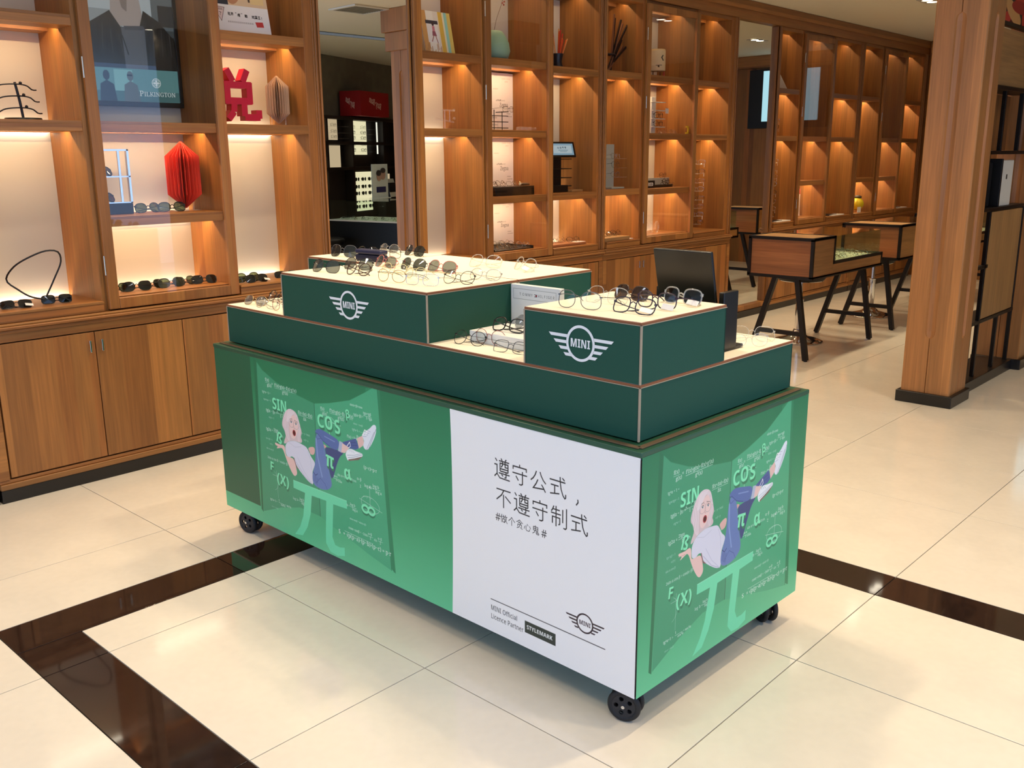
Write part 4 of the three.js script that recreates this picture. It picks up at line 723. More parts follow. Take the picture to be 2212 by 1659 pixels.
  // folded paper lanterns
  const lantern = (label, x, y, z, H, R, mat, stand) => {
    const r = thing('paper_lantern', label, 'lantern', x, y, z), n = 26;
    for (let i = 0; i < n; i++) { const s = new THREE.Shape([[0.004, 0], [R, H * 0.21], [R, H * 0.78], [0.004, H]].map((p) => new THREE.Vector2(...p))); const g = new THREE.ExtrudeGeometry(s, { depth: 0.0012, bevelEnabled: false }).translate(0, stand, -0.0006).rotateY(i / n * Math.PI * 2); mk('leaf', g, mat, r); }
    mk('spine', cyl(0.003, 0.003, H, 8).translate(0, H / 2 + stand, 0), mat, r);
    if (stand) mk('stand', [B(-0.06, 0.06, 0, 0.004, -0.04, 0.04), cyl(0.0025, 0.0025, 0.09, 6).translate(0.045, 0.047, 0), cyl(0.0025, 0.0025, 0.09, 6).translate(-0.045, 0.047, 0)], M.acrylic, r);
  };
  lantern('red folded paper lantern behind the glass door', 2.465, 1.241, -4.6, 0.335, 0.084, std(0xe8402a, 0.6), 0.012);
  lantern('beige folded paper lantern on the shelf right of the red character', 3.035, 1.673, ZS, 0.25, 0.062, std(0xd2ae8d, 0.7), 0.012);
  const cs = thing('display_case', 'small chrome two tier display frame on a black box, behind the glass door', 'display case', 2.07, 1.241, -4.6);
  mk('box', B(-0.1, 0.092, 0, 0.052, -0.06, 0.05, 0.003), M.blackSatin, cs);
  mk('frame', [B(0.082, 0.092, 0.053, 0.308, 0.03, 0.05), B(-0.1, -0.09, 0.053, 0.308, 0.03, 0.05), B(-0.1, 0.092, 0.3, 0.308, -0.06, 0.05), B(-0.1, 0.092, 0.176, 0.182, -0.06, 0.05), B(-0.1, 0.092, 0.053, 0.058, -0.06, 0.05), B(0.082, 0.092, 0.053, 0.308, -0.06, -0.05)], M.chrome, cs);
  sg(2.04, 1.424, -4.59, 0.2, { s: 'avi', l: 'grey', label: 'sunglasses on the upper tier of the chrome display frame' }); sg(2.04, 1.30, -4.59, 0.2, { s: 'avi', l: 'grey', label: 'sunglasses on the lower tier of the chrome display frame' });
  sg(2.25, 1.24, -4.57, 0.1, { s: 'avi', l: 'green', label: 'green lens aviator sunglasses on the shelf below the red lantern, left pair', tilt: -0.3 }); sg(2.37, 1.24, -4.56, -0.2, { s: 'avi', l: 'green', label: 'dark green lens sunglasses on the shelf below the red lantern, right pair', tilt: -0.3 });
  [[2.02, 'square', 'green', 0.1], [2.105, 'avi', 'dark', -0.2], [2.2, 'square', 'dark', 0.15], [2.29, 'avi', 'green', 0.0], [2.38, 'square', 'green', 0.2], [2.47, 'square', 'dark', -0.3]].forEach(([x, s, l, a], i) => sg(x, 0.869, -4.5 + 0.02 * (i % 2), a, { s, l, tilt: -0.4, label: ['first', 'second', 'third', 'fourth', 'fifth', 'sixth'][i] + ' sunglasses from the left, bottom shelf behind the left glass door', group: 'sunglasses behind the left glass door' }));
  // right column
  leanPoster('white advertising card with a woman and a triangle emblem on the top shelf', 2.655, 2.985, 2.122, 0.42, -4.5, 0.18, (c, W, H) => {
    c.fillStyle = '#f3ece4'; c.fillRect(0, 0, W, H); c.fillStyle = '#e8c9a0'; c.fillRect(0, 0, W, H * 0.66); c.fillStyle = '#2b2f3d'; c.fillRect(0, H * 0.3, W * 0.3, H * 0.36); c.fillStyle = '#c98b63'; c.beginPath(); c.ellipse(W * 0.42, H * 0.4, 80, 160, 0.2, 0, 7); c.fill(); c.fillStyle = '#e7b58c'; c.beginPath(); c.ellipse(W * 0.55, H * 0.36, 62, 130, 0, 0, 7); c.fill(); c.fillStyle = '#b0463e'; c.beginPath(); c.ellipse(W * 0.54, H * 0.5, 26, 9, 0, 0, 7); c.fill(); c.fillStyle = '#f0d090'; c.fillRect(W * 0.7, 0, W * 0.24, H * 0.62); c.fillStyle = '#4a382c'; c.fillRect(W * 0.66, H * 0.2, 18, H * 0.4);
    const y0 = H * 0.655; c.fillStyle = '#f6f1ea'; c.fillRect(0, y0, W, H - y0); c.strokeStyle = '#6b4a44'; c.lineWidth = 4; c.beginPath(); c.moveTo(10, y0 + 18); c.lineTo(112, y0 + 24); c.lineTo(72, y0 + 130); c.closePath(); c.fillStyle = '#ead3cb'; c.fill(); c.stroke(); c.fillStyle = '#6b4a44'; c.font = 'bold 22px ' + sansFont; c.fillText('GUESS', 28, y0 + 46, 66); c.font = 'bold 40px ' + serifFont; c.fillText('?', 58, y0 + 88);
    c.strokeStyle = '#2a2422'; han(c, '花开', 134, y0 + 56, 26, 27, 5); han(c, '疫', 222, y0 + 60, 26, 27, 5); han(c, '敢', 286, y0 + 62, 26, 27, 5); han(c, '戏霸王', 350, y0 + 64, 26, 28, 4.4); c.fillStyle = '#2a2422'; c.font = 'bold 30px ' + sansFont; c.fillText('“', 202, y0 + 76); c.fillText('”', 254, y0 + 78); c.fillText('!', 438, y0 + 92);
    c.fillStyle = '#c7bdb4'; for (let i = 0; i < 13; i++) c.fillRect(128 + i * 18, y0 + 124, 12, 14); c.fillStyle = '#cf3636'; c.beginPath(); c.moveTo(376, y0 + 116); c.lineTo(446, y0 + 112); c.lineTo(452, y0 + 152); c.lineTo(386, y0 + 156); c.fill();
  });
  const ch = thing('character_sculpture', 'thick red Chinese character standing on the shelf beside the beige lantern', 'sign', 2.79, 1.673, ZS + 0.02), st = [];
  for (const s of ['-20,16 -15,32', '-11,6 -11,98', '-6,22 -1,34', '16,2 30,24', '66,2 54,24', '10,30 74,30', '10,60 74,60', '15,25 15,65', '69,25 69,65', '30,60 28,80', '28,80 14,94', '54,60 54,88', '54,90 92,90', '90,92 90,76']) { const [a, b] = s.split(' ').map((p) => p.split(',').map(Number)); st.push(bar([(a[0] - 50) * 0.0024, (100 - a[1]) * 0.0027 + 0.012, 0], [(b[0] - 50) * 0.0024, (100 - b[1]) * 0.0027 + 0.012, 0], 0.034, 0.05 + st.length * 0.0002)); }
  for (const g of st) mk('stroke', g, M.red, ch);
  sg(2.70, 0.856, -4.44, -0.1, { s: 'avi', l: 'green', label: 'green lens aviator sunglasses at the back of the bottom shelf, under the red character', tilt: -0.2 }); sg(2.735, 0.856, -4.4, -0.1, { s: 'square', tag: 1, label: 'black sunglasses with a white tag in front of the green aviators on the bottom shelf' }); sg(2.95, 0.856, -4.45, -0.3, { s: 'rect', label: 'black sunglasses at the right end of the bottom shelf, beside the green cart' });
}
{ // cabinet 2
  leanPoster('striped yellow and mint card with a walking girl, right of the tall mirror', 4.08, 4.33, 2.122, 0.26, -4.5, 0.2, (c, W, H) => {
    c.fillStyle = '#f1e3c4'; c.fillRect(0, 0, W, H); [['#d9a45e', 0, 90], ['#f7f1de', 90, 120], ['#efe5d0', 210, 80], ['#e6bb4a', 300, 70], ['#f3e9c2', 370, 30], ['#9fd6c2', 400, 50], ['#e9cf6a', 450, 62]].forEach(([k, x, w]) => { c.fillStyle = k; c.fillRect(x, 0, w, H); }); c.fillStyle = '#c08d58'; for (let i = 0; i < 14; i++) c.fillRect((i * 53) % 300, H * 0.72 + (i * 37) % 120, 10, 90); c.fillStyle = '#f4efe6'; c.fillRect(80, H * 0.3, 190, H * 0.44); c.fillStyle = '#3c3842'; c.fillRect(70, H * 0.22, 210, 44); c.fillStyle = '#4a2f2c'; c.beginPath(); c.ellipse(190, H * 0.3, 20, 26, 0, 0, 7); c.fill(); c.fillStyle = '#d4848c'; c.fillRect(172, H * 0.35, 42, 70); c.fillStyle = '#9b5661'; c.beginPath(); c.moveTo(168, H * 0.47); c.lineTo(216, H * 0.47); c.lineTo(236, H * 0.58); c.lineTo(160, H * 0.58); c.fill(); c.strokeStyle = '#b07a66'; c.lineWidth = 14; c.beginPath(); c.moveTo(180, H * 0.58); c.lineTo(140, H * 0.72); c.moveTo(214, H * 0.58); c.lineTo(240, H * 0.74); c.stroke();
  });
  const ds = thing('glasses_stand', 'clear acrylic two armed glasses stand on the shelf below the striped card', 'glasses stand', 4.30, 1.673, -4.56);
  mk('rods', [cyl(0.005, 0.005, 0.12, 10).translate(-0.02, 0.06, 0), cyl(0.006, 0.006, 0.1, 10).rotateZ(Math.PI / 2).translate(0, 0.118, 0.01), cyl(0.006, 0.006, 0.16, 10).rotateZ(1.45).translate(-0.03, 0.055, 0.01), cyl(0.004, 0.004, 0.07, 8).translate(0.015, 0.085, 0.01), new THREE.SphereGeometry(0.009, 10, 8).translate(0.055, 0.12, 0.01), new THREE.SphereGeometry(0.009, 10, 8).translate(0.055, 0.07, 0.01)], M.acrylic, ds);
  mk('foot', B(-0.06, 0.04, 0, 0.006, -0.03, 0.04, 0.002), M.acrylic, ds);
  const vs = thing('vase', 'pale green rounded vase with a thin dry twig on the shelf behind the glass door', 'vase', 4.745, 2.122, ZS);
  mk('vase_body', new THREE.LatheGeometry([[0, 0], [0.07, 0], [0.098, 0.025], [0.108, 0.06], [0.1, 0.11], [0.078, 0.155], [0.055, 0.185], [0.035, 0.19], [0.03, 0.186], [0, 0.186]].map((p) => new THREE.Vector2(...p)), 40), std(0x9fc9a6, 0.45), vs);
  mk('twig', tube([[0, 0.18, 0], [0.02, 0.26, 0.005], [0.075, 0.36, 0.0], [0.1, 0.45, 0.01]], 0.0016, 14, 5), std(0x8a6a50, 0.8), vs);
  for (const [x, y] of [[0.082, 0.37], [0.1, 0.38], [0.095, 0.36]]) mk('bud', new THREE.SphereGeometry(0.008, 8, 6).scale(1, 0.7, 0.6).translate(x, y, 0.003), std(0xc24a3a, 0.7), vs);
  const zeg = (qr) => (c, W, H) => { c.fillStyle = '#f2eae6'; c.fillRect(0, 0, W, H); c.fillStyle = '#b8a9a4'; c.font = 'italic 18px ' + serifFont; c.fillText('Lunettes · Occhiali', 210, 66, 170); c.fillText('optical', 270, 96, 60); c.fillText('sunglasses', 60, 180, 90); c.strokeStyle = '#3a3230'; han(c, '心不公式', 112, 288, 22, 23, 3); c.fillStyle = '#6a5e5a'; c.font = '20px ' + sansFont; c.fillText('& A X Z', 208, 308, 96); c.fillStyle = '#231d1c'; c.font = '64px ' + serifFont; c.fillText('Zegna', 176, 372, 150); c.fillStyle = '#4b423f'; c.font = '17px ' + sansFont; c.fillText('EYEWEAR', 300, 452, 70); c.fillText('COLLECTION', 300, 482, 100); if (qr) { c.fillStyle = '#8b8482'; c.font = '30px ' + serifFont; c.fillText('Zegna', 40, 500); c.strokeStyle = '#4a4644'; c.lineWidth = 2; for (let i = 0; i < 4; i++) { c.strokeRect(20, 540 + i * 34, 120, 30); } } };
  const zt = [canvasTex(440, 640, zeg(1)), canvasTex(440, 640, zeg(0))];
  [[1.674, 0.39, 0, 'upper'], [1.242, 0.385, 1, 'middle'], [0.87, 0.32, 1, 'lowest']].forEach(([y, h, k, w]) => { const r = thing('poster', 'white brand poster at the back of the ' + w + ' shelf behind the middle glass door', 'poster', 4.98, y + 0.002, -4.715); mk('board', B(-0.125, 0.125, 0, h, -0.006, 0, 0.001), M.paper, r); mk('print', new THREE.PlaneGeometry(0.25, h).translate(0, h / 2, 0.0008), std(0xffffff, 0.6, { map: zt[k] }), r); });
  glasses(4.95, 1.80, -4.62, 0.15, { s: 'rect', c: 'black', open: 1, tilt: 0, label: 'thin dark glasses held on the black wire stand before the upper poster' });
  const ws = thing('wire_stand', 'black wire display stand on the upper shelf behind the middle glass door', 'wire stand', 4.86, 1.673, -4.62);
  mk('wires', [cyl(0.003, 0.003, 0.14, 6).translate(-0.06, 0.07, 0), cyl(0.003, 0.003, 0.13, 6).translate(0.02, 0.065, 0), ...[0.02, 0.06, 0.1].map((y) => cyl(0.003, 0.003, 0.18, 6).rotateZ(Math.PI / 2).translate(-0.01, y, 0)), cyl(0.003, 0.003, 0.12, 6).rotateX(Math.PI / 2).translate(0.02, 0.126, 0.0)], M.black, ws);
  tag(mk('acrylic_bar', [cyl(0.011, 0.011, 0.2, 12).rotateZ(Math.PI / 2).translate(5.0, 1.686, -4.5), new THREE.SphereGeometry(0.014, 10, 8).translate(5.1, 1.686, -4.5), B(4.93, 5.03, 1.673, 1.7, -4.53, -4.48, 0.003)], M.acrylic, scene), 'clear acrylic bar lying on the upper shelf behind the middle glass door', 'acrylic bar');
  const bx = thing('display_plinth', 'black flat box carrying glasses on the middle shelf behind the glass door', 'box', 4.82, 1.241, -4.52); mk('box_body', B(-0.21, 0.18, 0, 0.052, -0.09, 0.09, 0.003), M.blackSatin, bx); mk('box_lid', B(-0.21, 0.18, 0.053, 0.06, -0.09, 0.09, 0.002), M.blackSatin, bx); mk('chrome_bar', [cyl(0.012, 0.012, 0.09, 12).rotateZ(Math.PI / 2).translate(0.12, 0.075, 0.05)], M.chrome, bx);
  [[4.66, 'oval', 'black', 'far left'], [4.74, 'round', 'tort', 'second'], [4.85, 'rect', 'silver', 'third'], [4.93, 'oval', 'gold', 'last']].forEach(([x, s, c, w]) => glasses(x, 1.302, -4.49, 0.2, { s, c, label: w + ' of four frames on the black flat box behind the glass door', group: 'frames on the black box' }));
  const tr = thing('glasses_tray', 'black tray full of glasses on the lowest shelf behind the middle glass door', 'tray', 4.81, 0.869, -4.55); mk('tray_floor', B(-0.22, 0.18, 0, 0.006, -0.14, 0.12), M.black, tr); mk('tray_rim', [B(-0.22, 0.18, 0, 0.02, -0.146, -0.14), B(-0.22, -0.214, 0, 0.016, -0.14, 0.12), B(0.174, 0.18, 0, 0.02, -0.14, 0.12)], M.black, tr);
  for (let i = 0; i < 12; i++) glasses(4.64 + (i % 4) * 0.1 + rr(-0.02, 0.02), 0.876, -4.64 + Math.floor(i / 4) * 0.085, rr(-0.4, 0.4), { s: ['oval', 'rect', 'square', 'round'][i % 4], c: ['black', 'silver', 'tort', 'grey', 'gold'][i % 5], label: 'thin framed glasses in the black tray on the lowest shelf behind the glass door', group: 'glasses in the black tray' });
  // right column
  const cu = thing('cup', 'dark waisted cup holding orange and red sticks on the top shelf', 'cup', 5.40, 2.107, ZS); mk('cup_body', new THREE.LatheGeometry([[0, 0], [0.042, 0], [0.042, 0.005], [0.03, 0.05], [0.042, 0.105], [0.038, 0.105], [0.027, 0.05], [0.03, 0.01], [0, 0.01]].map((p) => new THREE.Vector2(...p)), 28), std(0x1b1b22, 0.4), cu);
  for (let i = 0; i < 11; i++) { const a = rr(-0.03, 0.1), b = rr(-0.03, 0.03); tag(mk('stick', bar([5.40 + a * 0.1, 2.12, ZS + b * 0.2], [5.40 + a, 2.107 + rr(0.2, 0.29), ZS + b], 0.006), std([0xe86a2c, 0xd2362a, 0xe9a45c][i % 3], 0.6), scene), 'thin orange or red stick in the dark waisted cup', 'stick', 'orange sticks in the cup'); }
  const tb = thing('tablet_stand', 'black tablet with a pale blue screen tilted on a black rack', 'tablet', 5.47, 1.241, -4.6);
  mk('rack', [B(-0.16, 0.06, 0, 0.25, -0.05, -0.03, 0.003), ...[0.04, 0.1, 0.165, 0.235].map((y) => B(-0.16, 0.075, y, y + 0.006, -0.05, 0.06, 0.001))], M.blackSatin, tb); mk('foot_box', B(-0.16, 0.02, 0, 0.05, 0.0, 0.07, 0.003), M.black, tb);
  mk('tablet_body', B(-0.16, 0.135, 0, 0.115, -0.006, 0.006, 0.004).rotateX(-0.25).translate(0, 0.25, 0.05), M.black, tb);
  const tt = canvasTex(256, 128, (c, W, H) => { c.fillStyle = '#9fc4d8'; c.fillRect(0, 0, W, H); c.fillStyle = '#d5e8ee'; c.fillRect(20, 20, 216, 88); c.fillStyle = '#3d5a70'; c.strokeStyle = '#3d5a70'; han(c, '心公不守', 70, 34, 22, 28, 4); c.fillStyle = '#8fb0be'; c.fillRect(80, 70, 110, 8); c.fillRect(96, 86, 80, 6); });
  mk('screen', new THREE.PlaneGeometry(0.25, 0.085).translate(-0.013, 0.058, 0.0068).rotateX(-0.25).translate(0, 0.25, 0.05), std(0x111111, 0.2, { emissive: 0xffffff, emissiveMap: tt, emissiveIntensity: 0.5 }), tb);
  tag(mk('wood_riser', B(5.5, 5.63, 1.241, 1.256, -4.58, -4.5, 0.002), M.ply, scene, { grain: 'x' }), 'small flat wooden block beside the black tablet rack', 'block');
  const tw = thing('wooden_tray', 'low wooden tray with thin glasses under the tablet shelf', 'tray', 5.36, 0.856, -4.5); mk('tray_body', B(-0.2, 0.22, 0, 0.018, -0.08, 0.08, 0.004), M.woodTable, tw, { grain: 'x' }); mk('card', B(0.12, 0.22, 0.018, 0.02, 0.0, 0.07), M.paper, tw);
  for (let i = 0; i < 5; i++) glasses(5.2 + i * 0.075, 0.875, -4.5 + rr(-0.03, 0.03), rr(-0.3, 0.3), { s: ['oval', 'round'][i % 2], c: ['gold', 'black', 'rose'][i % 3], label: ['leftmost', 'second', 'middle', 'fourth', 'rightmost'][i] + ' of the wire glasses on the wooden tray under the tablet', group: 'glasses on the low wooden tray' });
}
{ // cabinet 3
  const dk = std(0x2a170f, 0.5), lt = std(0x8a5a3c, 0.5);
  [[0.0, 0.42, 0], [0.05, 0.4, 0.3], [0.1, 0.39, 0.1], [0.16, 0.37, 0.4], [0.2, 0.37, 0.2], [0.17, 0.28, 0.5], [0.23, 0.24, 0.6], [0.25, 0.25, 0.2], [0.14, 0.25, 0.3]].forEach(([dx, h, q], i) => tag(mk('stick', bar([6.0 + 0.05 - dx * 0.35, 2.114, ZS - 0.02 + q * 0.05], [6.01 + dx, 2.113 + h, ZS + 0.04 - q * 0.1], 0.011), i % 3 ? dk : lt, scene), 'dark brown stick in the tied bundle on the top shelf of the third cabinet', 'stick', 'bundle of dark sticks'));
  tag(mk('tie', new THREE.TorusGeometry(0.028, 0.008, 8, 20).rotateX(Math.PI / 2).translate(6.03, 2.25, ZS), dk, scene), 'dark cord tied around the bundle of dark sticks', 'cord');
  const gd = thing('glasses_stand', 'tall grey glasses display column with clear shelves in the third cabinet', 'glasses stand', 5.985, 1.251, -4.52);
  mk('column', B(-0.055, 0.055, 0, 0.335, -0.012, 0, 0.002), std(0xa8aaa2, 0.6), gd); mk('foot', B(-0.06, 0.1, 0, 0.012, -0.04, 0.07, 0.002), std(0xa8aaa2, 0.6), gd);
  for (const y of [0.085, 0.155, 0.225]) mk('clear_shelf', B(-0.08, 0.14, y, y + 0.003, 0, 0.06), M.acrylic, gd);
  [['rect', 'silver', 'top'], ['round', 'black', 'middle'], ['oval', 'grey', 'bottom']].forEach(([s, c, w], i) => glasses(6.01, 1.251 + [0.229, 0.159, 0.089][i], -4.475, 0.1, { s, c, tilt: -0.1, open: 1, label: 'glasses on the ' + w + ' clear shelf of the tall grey display column', group: 'glasses on the grey column' }));
  const tw = thing('wooden_tray', 'pale wooden tray with glasses below the tall grey display column', 'tray', 5.96, 0.856, -4.48); mk('tray_body', B(-0.19, 0.13, 0, 0.03, -0.08, 0.09, 0.004), M.ply, tw, { grain: 'x' }); mk('card', B(0.14, 0.22, 0, 0.004, -0.02, 0.06), M.paper, tw);
  for (let i = 0; i < 5; i++) glasses(5.8 + i * 0.062, 0.888, -4.48 + rr(-0.03, 0.03), rr(-0.3, 0.3), { s: ['round', 'oval'][i % 2], c: ['black', 'tort', 'gold'][i % 3], label: ['leftmost', 'second', 'middle', 'fourth', 'rightmost'][i] + ' of the glasses heaped on the pale wooden tray', group: 'glasses on the pale wooden tray' });
  const pl = thing('paper_lamp', 'small cream cylindrical lantern with black brush writing, behind the third glass door', 'lantern', 6.645, 2.111, ZS);
  mk('feet', [-0.05, 0.05].map((x) => cyl(0.004, 0.004, 0.05, 6).translate(x, 0.025, 0)), M.black, pl);
  const lt2 = canvasTex(256, 256, (c) => { c.fillStyle = '#f2d9a8'; c.fillRect(0, 0, 256, 256); c.strokeStyle = '#2a2018'; han(c, '下', 0, 0, 1, 1, 1); for (let i = 0; i < 4; i++) { c.lineWidth = 7; c.beginPath(); c.moveTo(20 + i * 64, 190); c.lineTo(50 + i * 64, 188); c.moveTo(32 + i * 64, 190); c.lineTo(34 + i * 64, 214); c.stroke(); c.beginPath(); c.moveTo(56 + i * 64, 60); c.lineTo(48 + i * 64, 90); c.lineTo(58 + i * 64, 130); c.stroke(); } });
  mk('shade', cyl(0.07, 0.07, 0.155, 28, 1).translate(0, 0.13, 0), std(0xffffff, 0.7, { map: lt2 }), pl); mk('cap', cyl(0.066, 0.07, 0.012, 28).translate(0, 0.213, 0), std(0xe8c98a, 0.6), pl); mk('tassel', cyl(0.004, 0.01, 0.06, 8).translate(0.06, 0.03, 0.03), std(0xd05a48, 0.8), pl);
  const wd = thing('glasses_stand', 'white stepped glasses column behind the third glass door', 'glasses stand', 6.64, 1.673, -4.56); mk('column', B(-0.05, 0.0, 0, 0.29, -0.02, 0.0, 0.002), M.plasticWhite, wd);
  for (let i = 0; i < 4; i++) mk('arm', B(-0.08, 0.1, 0.05 + i * 0.065, 0.056 + i * 0.065, 0, 0.035, 0.001), M.plasticWhite, wd);
  [0, 1].forEach((i) => glasses(6.67, 1.673 + 0.057 + i * 0.065, -4.54, 0, { s: 'square', c: 'black', r: 0.002, tilt: 0, open: 1, label: i ? 'upper black glasses on the white stepped column' : 'lower black glasses on the white stepped column' })); tag(mk('price_card', B(6.73, 6.775, 1.835, 1.875, -4.52, -4.519), M.paper, scene), 'white price card hanging on the white stepped column', 'card');
  for (let i = 0; i < 3; i++) glasses(6.68 + i * 0.085, 1.673, -4.5, rr(-0.2, 0.2), { s: 'oval', c: ['rose', 'gold', 'clear'][i], label: 'thin glasses lying at the foot of the white stepped column', group: 'glasses at the white column foot' });
  const lp = thing('glasses_riser', 'grey panel with two pairs of glasses on the shelf behind the third glass door', 'panel', 6.86, 1.241, -4.6); mk('panel_board', B(-0.25, 0.2, 0, 0.075, -0.012, 0, 0.002), std(0xa7a59c, 0.6), lp); mk('black_tray', B(-0.29, -0.02, 0, 0.022, 0.02, 0.1, 0.002), M.black, lp);
  glasses(6.78, 1.262, -4.52, 0.1, { s: 'round', c: 'black', r: 0.0022, tilt: -0.1, label: 'thick black round glasses in front of the grey panel' }); glasses(6.84, 1.312, -4.595, 0.1, { s: 'round', c: 'tort', tilt: 0, label: 'brown round glasses on top of the grey panel' }); glasses(6.88, 1.241, -4.52, 0.1, { s: 'rect', c: 'grey', label: 'folded thin glasses at the right of the grey panel' });
  const lb = thing('brand_block', 'small black block with white letters at the left of the grey panel', 'sign', 6.5, 1.241, -4.5); mk('block', B(-0.06, 0.05, 0, 0.06, -0.02, 0.02, 0.003), M.black, lb);
  { const g = new TextGeometry('RED', { font, size: 0.028, depth: 0.002, curveSegments: 3, bevelEnabled: false }); mk('letters', g.translate(-0.05, 0.016, 0.02), M.plasticWhite, lb); }
  for (let i = 0; i < 3; i++) { const cx = 6.47 + i * 0.075; tag(mk('acrylic_ring', new THREE.TorusGeometry(0.034, 0.008, 10, 24).scale(0.7, 1.2, 1).translate(cx, 0.869 + 0.05, -4.5), M.acrylic, scene), 'clear acrylic loop holder on the lowest shelf behind the third glass door', 'holder', 'clear loop holders'); }
  // glasses on wall pegs inside the open columns
  const pegs = (x, ys, who) => ys.forEach((y, i) => { const o = glasses(x, y, -4.55, -1.1, { s: ['rect', 'oval'][i % 2], c: ['silver', 'black', 'rose'][i % 3], open: 1, tilt: 0, label: ['top', 'second', 'third', 'fourth', 'fifth', 'sixth', 'seventh', 'lowest'][i] + ' pegged glasses of the column ' + who, group: 'pegged glasses ' + who }); const m = new THREE.Mesh(new THREE.BoxGeometry(0.001, 0.03, 0.04), M.paper); m.name = 'price_tag'; m.position.set(0.06, -0.01, 0.03); if (i % 2 === 0 || i === 1) o.add(m); const p = new THREE.Mesh(cyl(0.004, 0.004, 0.1, 8).rotateZ(Math.PI / 2), M.acrylic); p.name = 'peg'; p.position.set(0, 0.0, 0.0); o.add(p); });
  pegs(7.30, [1.421, 1.341, 1.261, 1.189, 1.112, 1.039, 0.97, 0.9], 'left of the second mirror'); pegs(8.64, [1.419, 1.344, 1.268, 1.197, 1.117, 1.03, 0.96, 0.9], 'right of the second mirror'); pegs(9.72, [1.36, 1.28, 1.2, 1.12, 1.04, 0.96], 'left of the yellow ball'); pegs(11.7, [1.4, 1.3, 1.2, 1.1, 1.0], 'at the far end'); pegs(8.62, [1.80, 1.74], 'above the pegs right of the second mirror'); pegs(11.66, [1.88, 1.82, 1.76], 'on the upper shelf at the far end');
  // cabinets 4 and 5
  leanPoster('white card with a red band on the lowest shelf behind the fourth glass door', 9.24, 9.42, 0.868, 0.28, -4.6, 0.04, (c, W, H) => { c.fillStyle = '#f2ecea'; c.fillRect(0, 0, W, H); c.fillStyle = '#d0525a'; c.fillRect(0, 0, W, H * 0.2); c.fillStyle = '#f6e4e2'; c.fillRect(W * 0.3, H * 0.07, W * 0.4, H * 0.06); c.fillStyle = '#cfc6c3'; for (let i = 0; i < 4; i++) c.fillRect(W * 0.2, H * (0.4 + i * 0.12), W * 0.6, 6); }, 256);
  leanPoster('painted reflection of a man portrait with reversed white letters, behind the last glass door', 11.24, 11.66, 1.95, 0.56, -4.66, 0.02, (c, W, H) => {  // reflection in the door glass, painted as a print on a board inside
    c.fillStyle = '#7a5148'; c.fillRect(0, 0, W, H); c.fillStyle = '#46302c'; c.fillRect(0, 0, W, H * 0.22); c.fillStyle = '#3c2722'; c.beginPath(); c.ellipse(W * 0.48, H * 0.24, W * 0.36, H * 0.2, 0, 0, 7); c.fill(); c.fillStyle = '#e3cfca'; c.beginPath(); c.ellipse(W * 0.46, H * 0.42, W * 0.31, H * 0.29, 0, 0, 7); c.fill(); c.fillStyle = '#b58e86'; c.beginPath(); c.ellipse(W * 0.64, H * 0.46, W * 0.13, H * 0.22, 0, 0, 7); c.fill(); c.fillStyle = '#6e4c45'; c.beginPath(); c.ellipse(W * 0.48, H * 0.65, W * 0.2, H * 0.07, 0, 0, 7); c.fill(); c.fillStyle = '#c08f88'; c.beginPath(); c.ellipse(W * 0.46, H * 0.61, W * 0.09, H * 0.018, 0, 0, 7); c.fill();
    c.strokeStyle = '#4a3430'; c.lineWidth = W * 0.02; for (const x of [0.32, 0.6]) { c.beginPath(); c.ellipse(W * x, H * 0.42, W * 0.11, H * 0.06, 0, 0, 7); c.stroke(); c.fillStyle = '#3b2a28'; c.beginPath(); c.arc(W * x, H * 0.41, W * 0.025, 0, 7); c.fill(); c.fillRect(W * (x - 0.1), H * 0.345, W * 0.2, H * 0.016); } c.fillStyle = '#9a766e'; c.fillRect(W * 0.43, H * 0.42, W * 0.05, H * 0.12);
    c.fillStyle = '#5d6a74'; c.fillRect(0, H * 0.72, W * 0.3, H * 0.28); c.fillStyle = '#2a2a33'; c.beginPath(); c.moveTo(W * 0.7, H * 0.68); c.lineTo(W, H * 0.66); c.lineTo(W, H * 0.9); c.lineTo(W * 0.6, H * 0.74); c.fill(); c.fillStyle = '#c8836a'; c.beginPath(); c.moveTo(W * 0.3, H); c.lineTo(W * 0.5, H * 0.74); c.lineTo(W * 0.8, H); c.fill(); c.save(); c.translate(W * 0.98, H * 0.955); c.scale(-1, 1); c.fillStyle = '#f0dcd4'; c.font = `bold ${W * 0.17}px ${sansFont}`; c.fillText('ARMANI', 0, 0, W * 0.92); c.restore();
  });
  const yb = thing('toy_ball', 'bright yellow round toy with a dark cap on the lowest shelf at the far cabinet', 'toy', 10.62, 0.856, -4.5); mk('ball', new THREE.SphereGeometry(0.075, 24, 16).scale(1, 0.95, 1).translate(0, 0.09, 0), std(0xd9c31c, 0.45), yb); mk('cap', new THREE.SphereGeometry(0.045, 16, 10).scale(1, 0.5, 1).translate(0.01, 0.165, 0), std(0x3a2a1c, 0.6), yb); mk('card', B(-0.12, -0.03, 0, 0.06, 0.06, 0.064), M.paper, yb);
  for (const [x, w] of [[8.7, 'right of the second mirror'], [9.95, 'left of the yellow ball'], [11.75, 'at the far end']]) { const t = thing('paper_pad', 'white paper pad on the bottom board of the column ' + w, 'paper pad', x, 0.856, -4.46); mk('sheets', B(-0.17, 0.12, 0, 0.008, -0.06, 0.06), M.paper, t); mk('cover', B(-0.2, 0.0, 0.008, 0.012, -0.08, 0.03), M.black, t); }
  const wh = tag(mk('white_triangle_card', new THREE.ExtrudeGeometry(new THREE.Shape([[0, 0], [0.2, 0], [0, 0.16]].map((p) => new THREE.Vector2(...p))), { depth: 0.01, bevelEnabled: false }).translate(8.62, 2.106, -4.52), M.paper, scene), 'white triangular card on the upper shelf right of the second mirror', 'card');
